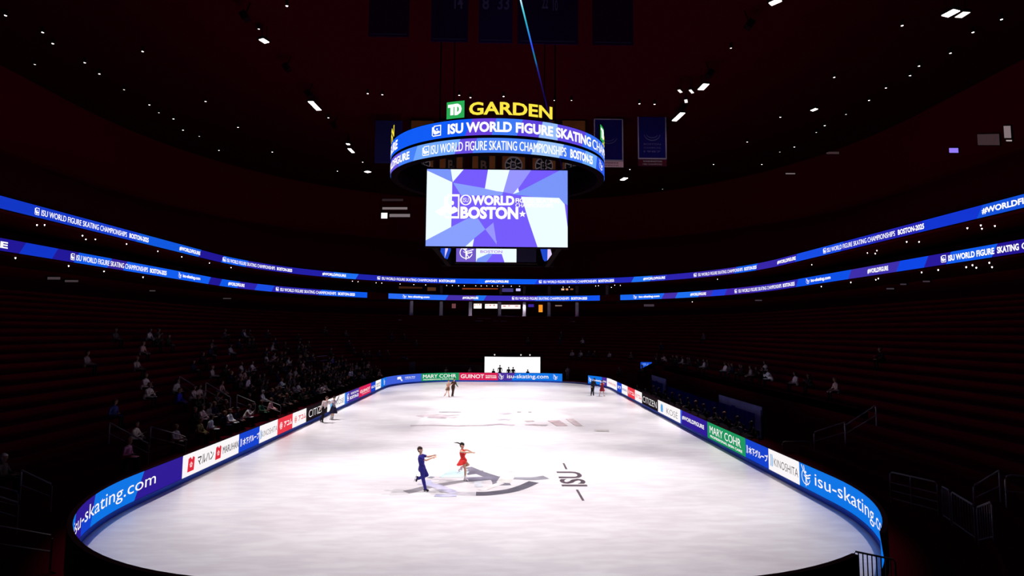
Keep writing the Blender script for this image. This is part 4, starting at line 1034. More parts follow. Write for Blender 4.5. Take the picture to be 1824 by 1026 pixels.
wall_light('suite_bar', 'long warm orange lit bar shelf in the far suite, left of centre', 823, 511, 887, 515.5, (150, 62, 30), .8, cat='bar light')
wall_light('suite_bar', 'dim brown lit shelf in the far suite, furthest left', 710, 508, 752, 514, (66, 34, 20), .8, cat='bar light')
wall_light('suite_bar', 'dim brown lit grille in the far suite, right of the brown shelf', 761, 509, 776, 518, (84, 48, 26), .8, cat='bar light')
wall_light('suite_screen', 'pair of small violet and white screens in the middle far suite', 892, 511, 914, 520, (70, 60, 130), .8, cat='screen')
wall_light('suite_screen', 'small bright white violet screen in the middle far suite', 919, 514, 927, 518.5, (205, 190, 255), 1.0, cat='screen')
wall_light('suite_bar', 'small warm lamp in the far suite, first of three', 1000, 514, 1005, 517, (255, 190, 150), 1.0, cat='bar light')
wall_light('suite_bar', 'small warm lamp in the far suite, second of three', 1008, 514, 1012, 517, (230, 150, 110), 1.0, cat='bar light')
wall_light('suite_bar', 'small dim warm lamp in the far suite, third of three', 1016, 514, 1021, 516.5, (150, 90, 60), 1.0, cat='bar light')
wall_light('suite_lamp', 'small orange lamp behind the lower left ribbon', 378, 475.5, 384, 483, (150, 60, 24), .9, cat='lamp')
wall_light('suite_lamp', 'second small orange lamp behind the lower left ribbon', 387, 475.5, 394, 482, (130, 50, 20), .9, cat='lamp')
for i, (a, b, c, d) in enumerate(((86, 493.5, 108, 498), (117, 499, 140, 502.5), (267, 517, 277, 519), (398, 531, 412, 532.5))):
    wall_light('concourse_light', 'thin dim light strip on the left concourse wall, %s from the camera' % ORD[i], a, b, c, d, (66, 54, 58), 1.0, off=CONC_O-.12, cat='light strip')
for i, (a, b, c, d) in enumerate(((1579, 513, 1592, 515.5), (1644, 501, 1656, 502.5), (1604, 506, 1614, 507.5), (1345, 534, 1357, 536), (1147, 542, 1165, 546))):
    wall_light('concourse_light', 'thin dim light strip on the right concourse wall, %s from the left' % ORD[i].replace('nearest', 'first'), a, b, c, d, (62, 50, 60), 1.0, off=CONC_O-.12, cat='light strip')
# press level on the far wall
wall_light('press_box', 'white lit press box window left of the scoreboard', 675, 379, 686, 389, (255, 250, 250), 1.2, off=WALL_O-.15)
wall_light('press_box', 'row of small white press box lights left of the scoreboard', 690, 381, 727, 386.5, (120, 108, 112), 1.0, off=WALL_O-.15)
wall_light('press_box', 'upper grey press box light strip left of the scoreboard', 677, 369, 722, 373, (126, 112, 114), 1.0, off=WALL_O-.15)
wall_light('press_box', 'topmost dim grey press box strip left of the scoreboard', 676, 354, 714, 358, (44, 30, 34), 1.0, off=WALL_O-.15)
wall_light('wall_display', 'small violet lit screen high on the right wall', 1705, 261.5, 1721, 270, (150, 124, 252), 1.0, off=WALL_O-.15, cat='screen')
wall_light('press_box', 'dim grey lit window panel high on the right wall', 1757, 236, 1796, 256, (58, 42, 46), 1.0, off=WALL_O-.15)
wall_light('press_box', 'brighter grey lit window panel at the right edge of the hall', 1806, 221, 1818, 243, (128, 112, 116), 1.0, off=WALL_O-.15)
wall_light('press_box', 'thin bright light strip below the grey window at the right edge', 1809, 246.5, 1819, 249, (170, 150, 152), 1.0, off=WALL_O-.15)
wall_light('press_box', 'dim short light strip on the right wall left of the violet screen', 1482, 269, 1505, 273, (60, 42, 44), 1.0, off=WALL_O-.15)
wall_light('press_box', 'thin grey light strip on the right wall beside the scoreboard banners', 1407, 307.5, 1424, 309.5, (120, 100, 104), 1.0, off=WALL_O-.15)
# white screen and people at the far end
p0, p1 = at_y(863, 663, 77.5), at_y(962.5, 663, 77.5); ztop = at_y(912, 635.8, 77.5).z
t = thing('led_wall', 'bright white curved screen standing behind the far end boards', 'screen', ((p0.x+p1.x)/2, 77.5, 0))
q = MB(); n = 16; w = p1.x-p0.x; vs_ = []; vb = []
for i in range(n+1):
    x = -w/2+w*i/n; dy = .22*math.cos(i/n*2*PI)
    vs_ += [(x, dy, .55), (x, dy, ztop)]
    vb += [(x, dy+.03, .0), (x, dy+.03, ztop+.02), (x, dy+.35, ztop+.02), (x, dy+.35, 0)]
q.add(vs_, [(2*i, 2*i+2, 2*i+3, 2*i+1) for i in range(n)], led((255, 252, 254), 1.1)); q.build('screen', t)
q = MB(); q.add(vb, [(4*i+k, 4*i+4+k, 4*i+4+(k+1) % 4, 4*i+(k+1) % 4) for i in range(n) for k in range(4)] + [(3, 2, 1, 0), (4*n, 4*n+1, 4*n+2, 4*n+3)], M_BLACK); q.build('frame', t)
for i, px in enumerate((881, 928, 944)):
    x = at_y(px, 633, 77.5).x
    t = thing('spot_lamp', 'small lamp on top of the white far screen, %s' % ('left one', 'middle one', 'right one')[i], 'lamp', (x, 77.65, ztop+.02), 'lamps on the white screen')
    q = MB(); q.tube([(0, 0, 0), (0, 0, .16)], .03, M_BLACK, 6); q.build('stem', t)
    q = MB(); q.lathe([(.04, .16), (.09, .2), (.1, .3), (.05, .36)], led((255, 240, 236), .8), n=10); q.build('lamp_glass', t)
# dim grey draped camera platform and rail at the far left
DR = mat('grey_drape', (70, 62, 74), .9, vary=.25, scale=2.5)
a = at_y(718, 664, 76.2); b = at_y(739, 645, 76.2); c = at_y(730, 636, 76.2)
t = thing('camera_platform', 'dim grey draped camera platform behind the far left boards', 'platform', ((a.x+b.x)/2, 76.6, 0))
q = MB(); w = b.x-a.x; q.box((0, 0, b.z/2), (w, .9, b.z), DR); q.build('draped_base', t)
q = MB(); q.lathe([(.3, b.z), (.26, b.z+.2), (.2, b.z+.55), (.1, b.z+.62)], DR, c=(-.4, 0, 0), n=10); q.tube([(-.4, 0, b.z+.5), (-1.0, -.2, b.z+.62)], .12, DR); q.build('camera_cover', t)
a = at_y(741, 663, 77.0); b = at_y(858, 651, 77.0)
t = thing('crowd_fence', 'long dim grey fence behind the far boards, left of the white screen', 'fence', ((a.x+b.x)/2, 77.0, 0))
w = b.x-a.x; h = b.z; q = MB(); q.tube([(-w/2, 0, h), (w/2, 0, h)], .03, DR, 6); q.tube([(-w/2, 0, .1), (w/2, 0, .1)], .03, DR, 6); q.build('rail', t)
q = MB()
for i in range(60): q.tube([(-w/2+w*i/59, 0, .0), (-w/2+w*i/59, 0, h)], .018, DR, 5)
q.build('bar_lattice', t)
# dim blue lit shelves of the far lower stand (steps catching the ribbon light)
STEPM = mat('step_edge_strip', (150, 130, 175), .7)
for (px0, px1, py) in ((709, 714, 560.5), (709, 715, 568.5), (850, 875, 563), (890, 925, 563), (846, 860, 571), (878, 888, 571), (892, 902, 571.5), (1016, 1022, 564), (1016, 1024, 572), (553, 590, 633), (557, 586, 639)):
    p = on_stand((px0+px1)/2, py, .02)
    if p is None: continue
    k = max(0, min(ROWS-1, int((offset_of(p.x, p.y)-ROW_O)/ROW_D))); o_ = ROW_O + k*ROW_D + .05; nn = normal_of(p.x, p.y); base = p - nn*(offset_of(p.x, p.y)-o_)
    L = (px1-px0)*base.y/F_PX
    q = MB(); q.box((0, 0, .02), (.1, L, .04), STEPM, rz=math.atan2(nn.y, nn.x)); o = q.build('step_nosing'); o.location = (base.x, base.y, ROW_Z+k*ROW_H)
    tag(o, 'dim pale step edge strip in the dark far stand', 'step edge', 'step edges of the far stand')
# blue triangular lit screen in the right stand, blue drapes and officials' tables
p = on_stand(1152, 656, .1); base = Vector((p.x, p.y, tread(p.x, p.y)))
zt_ = at_y(1141, 645, p.y).z; xl, xr2 = at_y(1141, 650, p.y).x, at_y(1161, 650, p.y).x; zlo = at_y(1141, 657, p.y).z
t = thing('aisle_screen', 'small blue lit triangular screen in the dark right stand', 'screen', base)
q = MB(); mpT = lambda u, v, off: (u-base.x, -off, v-base.z)
put_poly(q, mpT, [(xl, zlo), (xr2, zt_-.12), (xr2, zt_), (xl, zt_)], led((24, 84, 225), .8), .05); sc = q.build('screen', t)
q = MB(); q.box(((xl+xr2)/2-base.x, .06, (zt_)/2+base.z*0-base.z/2+.0), (xr2-xl+.1, .1, zt_-base.z+.1), M_BLACK); q.build('back_panel', t)
q = MB(); put_text(q, mpT, 'ISU', xl+.25, xl+.9, zt_-.4, zt_-.12, led((120, 170, 250), .9), .06, 0.02); q.build('lettering', sc)
DRB = mat('blue_drape', (26, 26, 128), .9, spec=.05, vary=.3, scale=.8); DRP = mat('pale_drape', (112, 112, 165), .9, spec=.05, vary=.15, scale=1.2)
def drape(label, y0, y1, h, pale):
    t = thing('draped_partition', label, 'draped partition', (16.6, (y0+y1)/2, 0)); L = y1-y0
    n = int(L/.12); q = MB(); vs_ = []
    hs = h if pale is None else h-.55
    for i in range(n+1):
        y = -L/2+L*i/n; d = .05*math.sin(i*1.1)
        vs_ += [(d-.03, y, 0), (d-.03, y, hs), (d+.06, y, hs), (d+.06, y, 0)]
    q.add(vs_, [(4*i+k, 4*i+4+k, 4*i+5+k, 4*i+1+k) for i in range(n) for k in range(3)] + [(0, 1, 2, 3), (4*n+3, 4*n+2, 4*n+1, 4*n)], DRB); q.build('drape', t)
    if pale is not None:
        q = MB(); q.box((0, 0, h-.27), (.06, L, .54), DRP); q.build('pale_top_band', t)
        q = MB(); q.box((-.06, -L/2+.45, h/2-.1), (.05, .8, h-.25), DRP); q.box((-.06, L*.12, h/2-.2), (.05, .5, h-.5), DRB); q.build('pale_side_panel', t)
    q = MB(); q.tube([(0, -L/2, h+.03), (0, L/2, h+.03)], .03, M_BLACK, 6)
    for k in (-.5, 0, .5): q.tube([(.03, L*k*.99, 0), (.03, L*k*.99, h+.03)], .03, M_BLACK, 6)
    q.build('frame', t)
drape('blue draped partition with a pale top band, behind the officials nearest the camera', 34.4, 41.2, 1.95, 1)
drape('low dark blue draped partition behind the middle of the officials', 41.5, 54.2, 1.3, None)
drape('blue draped partition with a pale top band, at the far end of the officials', 54.6, 59.8, 1.95, 1)
M_CLOTH = mat('black_cloth', (20, 12, 18), .9, spec=.05)
for i in range(5):
    yy = 33.5 + i*5.3
    t = thing('officials_table', 'long black clothed table behind the right boards, %s from the camera' % ORD[i], 'table', (14.2, yy, 0), 'officials tables')
    q = MB(); q.box((0, 0, .74), (.75, 4.9, .04), M_CLOTH); q.build('table_top', t)
    q = MB(); q.box((-.36, 0, .36), (.02, 4.9, .72), M_CLOTH); q.build('cloth_skirt', t)
    for sx_ in (-.3, .3):
        for sy_ in (-2.2, 2.2): q = MB(); q.box((sx_, sy_, .36), (.05, .05, .72), M_BLACK); q.build('leg', t)
    for k in range(3):
        y2 = yy - 1.6 + 1.6*k; lit = (i*3+k) % 2
        m_ = thing('monitor', '%s monitor on the officials table, %s table from the camera, %s on it' % ('small dark' if lit else 'small grey', ORD[i], ('near end', 'middle', 'far end')[k]), 'monitor', (14.15, y2, .76), 'monitors of the officials')
        q = MB(); q.lathe([(.1, 0), (.1, .015), (.02, .03), (.02, .12)], M_BLACK, n=10); q.build('stand', m_)
        q = MB(); q.box((0, 0, .25), (.04, .46, .28), mat('monitor_shell', (88, 82, 84), .5) if not lit else M_BLACK); q.build('shell', m_)
        q = MB(); q.box((.022, 0, .25), (.004, .42, .24), led((70, 66, 60), .6)); q.build('screen', m_)
# handrails of the aisles
RAIL = mat('rail_paint', (150, 138, 144), .5, metal=.1)
RAILS = []
def handrail(px, py, label, L=2.4, bars=2, rise=None):
    p = on_stand(px, py, .92)
    nn = normal_of(p.x, p.y); k = max(0, int((offset_of(p.x, p.y)-ROW_O)/ROW_D)); b0 = Vector((p.x, p.y, 0)); 
    z0 = tread(p.x, p.y); sl = ROW_H/ROW_D
    t = thing('handrail', label, 'handrail', (p.x, p.y, z0), 'aisle handrails', rz=math.atan2(nn.y, nn.x))
    n = max(2, int(L/ROW_D)+1); RAILS.append((Vector((p.x, p.y, 0)), nn, L))
    e = Vector((p.x, p.y, 0)) + nn*L; z1 = tread(e.x, e.y)-z0
    q = MB(); q.tube([(0, 0, 0), (0, 0, .82), (.04, 0, .92), (.14, 0, .96), (L, 0, .96+z1)], .028, RAIL, 7); q.build('top_rail', t)
    q = MB(); q.tube([(0, 0, .48), (L, 0, .48+z1)], .022, RAIL, 6); q.build('mid_rail', t)
    q = MB(); q.tube([(L, 0, z1), (L, 0, .96+z1)], .028, RAIL, 7); q.build('post', t)
    return t
for px, py, lab, L in ((331, 788, 'grey handrail just above the indigo and white boards on the left', 1.7), (266, 774, 'dim handrail left of the person in the pink jacket', 1.8), (365, 686, 'dim handrail high in the left stand', 1.6), (411, 701, 'dim handrail in the middle of the left stand', 1.6), (500, 727, 'handrail before the blue jacket on the left', 1.3), (455, 716, 'short handrail beside the orange jacket on the left', 1.2), (92, 871, 'dim tall handrail at the left edge of the hall', .9), (93, 953, 'dim handrail in the lower left corner', 2.2), (32, 899, 'dim short handrail at the left edge', 1.8), (33, 862, 'dim handrail behind the others at the left edge', 1.2),
                       (1393, 788, 'grey handrail above the white board near the right corner', 1.5), (1450, 770, 'second dim handrail up the right stand', 1.5), (1505, 750, 'faint handrail farther up the right stand', 1.5), (1733, 850, 'dim handrail behind the fence on the right', 0.7), (1790, 845, 'dim handrail at the right edge of the hall', 0.7)):
    handrail(px, py, lab, L)
def barrier(pa, pb, label, bars=4, vertical=False, h=1.05, m=RAIL, cat='barrier', name='crowd_barrier', legs=True):
    a, b = on_stand(*pa, h), on_stand(*pb, h)
    za, zb = tread(a.x, a.y), tread(b.x, b.y)
    t = thing(name, label, cat, (a.x, a.y, min(za, zb)), 'crowd barriers'); o_ = Vector(t.location)
    A = Vector((a.x, a.y, za))-o_; B = Vector((b.x, b.y, zb))-o_; up = Vector((0, 0, 1))
    q = MB()
    if vertical:
        n = max(6, int((B-A).length/.16))
        for i in range(1, n): P = A.lerp(B, i/n); q.tube([P+up*.12, P+up*h], .011, m, 5)
        q.build('bar_lattice', t)
        q = MB(); q.tube([A+up*.12, B+up*.12], .02, m, 6); q.build('bottom_rail', t)
    else:
        for i in range(1, bars): q = MB(); q.tube([A+up*(h*i/bars-.1), B+up*(h*i/bars-.1)], .02, m, 6); q.build('rail', t)
        q = MB(); q.tube([A.lerp(B, .45), A.lerp(B, .45)+up*h], .022, m, 6); q.build('post', t)
    q = MB(); q.tube([A, A+up*(h-.08), A.lerp(B, .04)+up*h, A.lerp(B, .96)+up*h, B+up*(h-.08), B], .028, m, 7); q.build('frame', t)
barrier((1586, 853), (1668, 838), 'grey four bar barrier in the dark right stand', h=1.1)
barrier((1677, 846), (1690, 853), 'narrow dim vertical bar fence section right of the four bar barrier', vertical=True)
barrier((1694, 856), (1733, 876), 'middle dim vertical bar fence section in the right stand', vertical=True)
barrier((1739, 879), (1766, 893), 'dim vertical bar fence section, rightmost of three', vertical=True)
def gate_railing():
    a, b = at_z(1521, 982, 1.12), at_z(1594, 997, 1.12)
    t = thing('crowd_barrier', 'dark vertical bar railing at the open gate in the near right corner, ice behind it', 'barrier', (a.x, a.y, 0), 'crowd barriers'); o_ = Vector((a.x, a.y, 0))
    A = Vector((0, 0, 0)); B = Vector((b.x, b.y, 0))-o_; up = Vector((0, 0, 1)); m = mat('dark_rail', (34, 22, 30), .6)
    q = MB(); n = 9
    for i in range(1, n): P = A.lerp(B, i/n); q.tube([P+up*.1, P+up*1.12], .014, m, 6)
    q.build('bar_lattice', t)
    q = MB(); q.tube([A+up*.1, B+up*.1], .02, m, 6); q.build('bottom_rail', t)
    q = MB(); q.tube([A, A+up*1.06, A.lerp(B, .04)+up*1.12, A.lerp(B, .96)+up*1.12, B+up*1.06, B], .024, m, 7); q.build('frame', t)
    print('gate rail', a, b, offset_of(a.x, a.y), offset_of(b.x, b.y))
gate_railing()
# ------------------------------------------------------------------ people
def capsule(V, Fc, a, b, ra, rb, n=12, flat=None):
    """Rounded tapered limb from a to b; flat = (axis, factor) squeezes it along an axis."""
    a, b = Vector(a), Vector(b); d = b - a; L = d.length
    t = d.normalized() if L > 1e-6 else Vector((0, 0, 1))
    up = Vector((0, 0, 1)) if abs(t.z) < .9 else Vector((0, 1, 0)); x = t.cross(up).normalized(); y = x.cross(t)
    rings = []
    for k in range(5): an = -PI/2 + PI/2*k/4.5; rings.append((a + t*ra*math.sin(an), ra*math.cos(an)))
    rings.append((a, ra)); rings.append((b, rb))
    for k in range(5): an = PI/2*(k+.5)/4.5; rings.append((b + t*rb*math.sin(an), rb*math.cos(an)))
    base = len(V); c = (a+b)/2
    for p, r in rings:
        r = max(r, 1e-4)
        for k in range(n):
            q = p + x*r*math.cos(2*PI*k/n) + y*r*math.sin(2*PI*k/n)
            if flat:
                ax = Vector(flat[0]).normalized(); q = q - ax*((q-c).dot(ax))*(1-flat[1])
            V.append(q)
    m = len(rings)
    for i in range(m-1):
        for k in range(n): Fc.append((base+i*n+k, base+i*n+(k+1) % n, base+(i+1)*n+(k+1) % n, base+(i+1)*n+k))
    Fc.append(tuple(base+k for k in range(n-1, -1, -1))); Fc.append(tuple(base+(m-1)*n+k for k in range(n)))
def fuse(name, caps, voxel, mats, region=None, parent=None, smooth=3):
    """One continuous skin grown over a set of limbs. region(co) -> material index."""
    V, Fc = [], []
    for c in caps: capsule(V, Fc, *c[:4], flat=c[4] if len(c) > 4 else None)
    me = bpy.data.meshes.new(name); me.from_pydata([tuple(v) for v in V], [], Fc)
    o = bpy.data.objects.new(name, me); COL.objects.link(o)
    r = o.modifiers.new('skin', 'REMESH'); r.mode = 'VOXEL'; r.voxel_size = voxel; r.use_smooth_shade = True
    if smooth:
        s = o.modifiers.new('smooth', 'SMOOTH'); s.iterations = smooth; s.factor = .5
    dg = bpy.context.evaluated_depsgraph_get(); dg.update()
    m2 = bpy.data.meshes.new_from_object(o.evaluated_get(dg))
    o.modifiers.clear(); o.data = m2; bpy.data.meshes.remove(me); m2.name = name
    m2.materials.clear()
    for m in mats: m2.materials.append(m)
    m2.polygons.foreach_set('use_smooth', [True]*len(m2.polygons))
    if region: m2.polygons.foreach_set('material_index', [region(p.center) for p in m2.polygons])
    if parent is not None: o.parent = parent
    return o
SKIN = mat('skin_light', (226, 178, 152), .55, spec=.25); SKIN_T = mat('skin_tan', (208, 164, 138), .55, spec=.25)
LIPS = mat('lips', (176, 84, 84), .5); EYE_M = mat('eye_dark', (40, 26, 24), .3)
HAIR_B = mat('hair_dark_brown', (58, 32, 26), .5); HAIR_K = mat('hair_black', (26, 16, 18), .45); HAIR_L = mat('hair_light_brown', (104, 66, 44), .5)
def head_caps(H, f, lat, up, s=1.0):
    """Head with jaw, nose, brow and ears. H: centre, f: facing."""
    c = []
    c.append((H + up*.025*s - f*.012*s, H + up*.03*s + f*.006*s, .098*s, .09*s, (lat, .86)))
    c.append((H - up*.03*s + f*.028*s, H - up*.095*s + f*.05*s, .068*s, .036*s, (lat, .9)))
    c.append((H + f*.092*s + up*.008*s, H + f*.112*s - up*.026*s, .009*s, .014*s))
    c.append((H + f*.078*s + up*.028*s - lat*.03*s, H + f*.078*s + up*.028*s + lat*.03*s, .016*s, .016*s))
    for k in (-1, 1): c.append((H + lat*.082*s*k - f*.008*s - up*.012*s, H + lat*.088*s*k - f*.014*s + up*.022*s, .015*s, .018*s))
    return c
def hand_caps(w, d, n, side, curl=.5, s=1.0):
    """Palm, four bent fingers of different length, thumb. d: along the hand, n: palm normal (fingers curl that way)."""
    d = d.normalized(); lat = d.cross(n).normalized()*side; n = lat.cross(d).normalized()*side if False else n.normalized()
    c = []
    for k, o_ in enumerate((-.026, -.009, .009, .026)):
        c.append((w + lat*o_*.6*s, w + d*.085*s + lat*o_*s, .017*s, .015*s))
    for o_, L in ((-.031, .062), (-.0105, .077), (.0105, .084), (.031, .074)):
        a = w + d*.088*s + lat*o_*s; b = a + (d*math.cos(curl*.5) + n*math.sin(curl*.5))*L*.5*s; e = b + (d*math.cos(curl*1.3) + n*math.sin(curl*1.3))*L*.5*s
        c.append((a, b, .0098*s, .009*s)); c.append((b, e, .009*s, .008*s))
    a = w + d*.026*s + lat*.03*s; b = a + (lat*.75 + d*.62 + n*.25).normalized()*.042*s; e = b + (d*.9 + lat*.2 + n*.3).normalized()*.034*s
    c.append((a, b, .0135*s, .0115*s)); c.append((b, e, .0115*s, .0095*s))
    return c
def figure(label, at, J, f, top, legs, hair, skin=SKIN, sleeve=.0, female=False, voxel=.008, skirt=None, boots='black', s=1.0, ponytail=None, bun=False, cat='person', rz=0.0, thick=1.0, tights=None, group=None):
    """A standing or skating figure. J: joints relative to the point under the standing foot; f: the way the body faces."""
    t = thing('person', label, cat, at, group, rz)
    J = {k: Vector(v) for k, v in J.items()}
    up_b = (J['C']-J['P']).normalized(); f = Vector(f); f = (f - up_b*f.dot(up_b)).normalized(); lat = up_b.cross(f).normalized()    # lat: to the body's left
    fh = Vector(J.pop('face')) if 'face' in J else f
    uh = (J['H']-J['N']).normalized(); fh = (fh-uh*fh.dot(uh)).normalized(); lh = uh.cross(fh).normalized()
    k = (.88 if female else 1.0)*thick
    shw, hpw = (.165, .085) if female else (.195, .095)
    for side, n in ((1, 'l'), (-1, 'r')):
        J.setdefault('S'+n, J['C'] + lat*side*shw - up_b*.03); J.setdefault('Hp'+n, J['P'] + lat*side*hpw - up_b*.02)
    P, Cc, N, H = J['P'], J['C'], J['N'], J['H']
    W = P.lerp(Cc, .42)
    torso = [(P + lat*.07*k, P + up_b*.06 + lat*.065*k, .118*k, .105*k), (P - lat*.07*k, P + up_b*.06 - lat*.065*k, .118*k, .105*k), (P - f*.03 - up_b*.03, P - f*.02 + up_b*.05, .115*k, .1*k),
             (W + lat*.05*k, Cc + lat*.085*k - up_b*.1, .095*k, .105*k), (W - lat*.05*k, Cc - lat*.085*k - up_b*.1, .095*k, .105*k), (P + up_b*.05, W, .112*k, .098*k), (W, Cc - up_b*.06 - f*.005, .1*k, .11*k),
             (J['Sl'] - lat*.03, J['Sr'] + lat*.03, .062*k, .062*k), (Cc - up_b*.05, Cc - up_b*.02, .085*k, .07*k)]
    if female: torso += [(Cc - up_b*.16 + f*.07 + lat*q*.065, Cc - up_b*.165 + f*.085 + lat*q*.065, .055, .05) for q in (-1, 1)]
    neck = [(Cc - up_b*.02, N, .058*k, .05*k), (N, H - uh*.05, .05*k, .048*k)]
    arms, legsc, hands = {}, {}, []
    for n, sd in (('l', 1), ('r', -1)):
        S_, E_, Wr = J['S'+n], J['E'+n], J['W'+n]
        arms[n] = [(S_, E_, .05*k, .039*k), (E_, E_.lerp(Wr, .35), .039*k, .04*k), (E_.lerp(Wr, .35), Wr, .04*k, .026*k)]
        d = (Wr-E_).normalized(); pn = J.get('pn'+n, Vector((0, 0, -1))); pn = (pn - d*pn.dot(d)).normalized()
        hands += hand_caps(Wr, d, pn, sd, .55, .9 if female else 1.0)
        hp, K_, A_ = J['Hp'+n], J['K'+n], J['A'+n]
        kd = (K_-hp).normalized(); ad = (A_-K_).normalized(); back = (kd-ad); back = back.normalized() if back.length > .1 else -f
        legsc[n] = [(hp, hp.lerp(K_, .45), .092*k, .078*k), (hp.lerp(K_, .45), K_, .078*k, .056*k), (K_, K_.lerp(A_, .32) - f*.0 + back*.0, .055*k, .056*k), (K_.lerp(A_, .32), A_, .056*k, .037*k)]
    head = head_caps(H, fh, lh, uh, s)
    boots_c = {}
    for n in 'lr':
        A_ = J['A'+n]; ad = (A_-J['K'+n]).normalized(); td = Vector(J['T'+n]) - A_ if 'T'+n in J else f
        td = td.normalized(); dn = (ad - td*ad.dot(td)).normalized() if abs(ad.dot(td)) < .98 else Vector((0, 0, -1))
        sole = A_ + dn*.055
        boots_c[n] = ([(A_ - ad*.1, A_, .052, .047), (A_, sole - td*.04, .045, .04), (sole - td*.03, sole + td*.13, .04, .032), (sole + td*.02, sole + td*.1 - dn*.01, .038, .034)], sole, td, dn)
    feet = [c for n in 'lr' for c in [(boots_c[n][0][1][0], boots_c[n][1], .03, .028), (boots_c[n][1], boots_c[n][1] + boots_c[n][2]*.1, .026, .022)]]
    eyes = [H + fh*.088*s + lh*q*.032*s + uh*.006*s for q in (-1, 1)]; mouth = H + fh*.083*s - uh*.064*s
    mats = [skin, EYE_M, LIPS, tights or skin]
    hipz = P.z
    def reg(co):
        for e in eyes:
            if (co-e).length < .0155*s: return 1
        dm = co-mouth
        if abs(dm.dot(uh)) < .009*s and abs(dm.dot(lh)) < .024*s and dm.dot(fh) > -.02*s: return 2
        if tights:
            for n in 'lr':
                for a, b, ra, rb in [c[:4] for c in legsc[n]]:
                    ab = b-a; tt = max(0, min(1, (co-a).dot(ab)/ab.length_squared))
                    if (co-a-ab*tt).length < ra*1.15: return 3
        return 0
    body = fuse('body', torso + neck + head + arms['l'] + arms['r'] + hands + legsc['l'] + legsc['r'] + feet, voxel, mats, reg, t)
    infl = lambda C_, d: [(a, b, ra+d, rb+d) + tuple(x) for a, b, ra, rb, *x in C_]
    cut = lambda C_, fr: [(C_[0][0], C_[0][0].lerp(C_[0][1], min(1, fr*2)), C_[0][2], C_[0][2] + (C_[0][3]-C_[0][2])*min(1, fr*2))] + ([] if fr <= .5 else [C_[1], (C_[2][0], C_[2][0].lerp(C_[2][1], (fr-.5)*2), C_[2][2], C_[2][2]+(C_[2][3]-C_[2][2])*(fr-.5)*2)])
    tc = infl(torso, .012)
    if female and skirt: tc = infl([c for c in torso if c[0] is not J['Sl']], .01); tc = [c for c in tc if True]
    if sleeve > 0:
        for n in 'lr': tc += infl(cut(arms[n], sleeve), .013)
    if top is not None:
        if female and skirt and sleeve == 0: tc = infl(torso[:7] + torso[9:], .010)
        fuse('dress_bodice' if skirt else 'shirt', tc, voxel*1.15, [top], None, t)
    if legs is not None:
        lc = infl(torso[:3], .017)
        for n in 'lr': lc += [(a, b, ra+.016, rb+.02) for a, b, ra, rb in legsc[n]]
        fuse('trousers', lc, voxel*1.15, [legs], None, t)
    if skirt:
        m, L, fl, sway = skirt; q = MB(); n = 36; rows_ = 7; vs_ = []; sw = Vector(sway)
        top_c = P + up_b*.09
        for i in range(rows_):
            tt = i/(rows_-1)
            for kx in range(n):
                a = 2*PI*kx/n; r = (.115*k + .012) + (fl)*tt**.8 + .018*tt*math.sin(a*7+1.0)
                dr = lat*math.cos(a)*1.12 + f*math.sin(a)
                vs_.append(top_c - up_b*(L*tt) + dr*r + sw*tt*tt*(.6 + .4*math.cos(a-1)))
        q.add(vs_, [(i*n+kx, i*n+(kx+1) % n, (i+1)*n+(kx+1) % n, (i+1)*n+kx) for i in range(rows_-1) for kx in range(n)], m)
        o = q.build('skirt', t, smooth=True); sd_ = o.modifiers.new('thickness', 'SOLIDIFY'); sd_.thickness = .006
    bm_ = mat('boot_black', (22, 14, 20), .4) if boots == 'black' else (mat('boot_white', (236, 226, 228), .4) if boots == 'white' else mat('boot_tan', (196, 146, 118), .5))
    for n in 'lr':
        cs, sole, td, dn = boots_c[n]
        b = fuse('skate_boot', cs, max(.009, voxel), [bm_], None, t, 2)
        q = MB(); sd_ = td.cross(dn).normalized(); bl = mat('blade_steel', (190, 190, 200), .25, metal=.8)
        R = Matrix((td, sd_, -dn)).transposed()
        q.box(sole + td*.05 + dn*.078, (.30, .005, .016), bl, rot=R)
        for o_ in (-.03, .1): q.box(sole + td*o_ + dn*.055, (.05, .012, .045), bl, rot=R)
        q.build('skate_blade', b)
    hc = [(H + uh*.045*s - fh*.022*s, H + uh*.05*s + fh*.022*s, .1*s, .082*s, (lh, .9)), (H + uh*.0 - fh*.042*s, H - uh*.045*s - fh*.045*s, .084*s, .056*s, (lh, .95))]
    if ponytail: hc += [(H - fh*.07*s + uh*.05*s, H - fh*.1*s + uh*.06*s, .035, .03)] + [(Vector(a)+H, Vector(b)+H, ra, rb) for a, b, ra, rb in ponytail]
    if bun: hc += [(H - fh*.1*s + uh*.03*s, H - fh*.12*s + uh*.035*s, .042, .04)]
    else:
        rnd = random.Random(3)
        if not ponytail:
            for i in range(26):
                a = rnd.uniform(0, 2*PI); e = rnd.uniform(.1, 1.2); d = (lh*math.cos(a)*math.cos(e)*.86 + fh*math.sin(a)*math.cos(e) + uh*math.sin(e))
                if d.dot(fh) > .62 and d.dot(uh) < .62: continue
                p = H + uh*.04*s - fh*.012*s + d*.088*s; hc.append((p, p + d*.016, .022, .012))
    fuse('hair', hc, max(.008, voxel), [hair], None, t, 1)
    return t
G0 = lambda px, py: at_z(px, py, 0.0)
ROY = mat('cloth_royal_blue', (38, 30, 128), .75, vary=.1, scale=14); REDC = mat('cloth_red', (226, 48, 44), .7, vary=.08, scale=14); WHT = mat('cloth_white', (226, 206, 206), .8); BLK = mat('cloth_black', (24, 16, 22), .85)
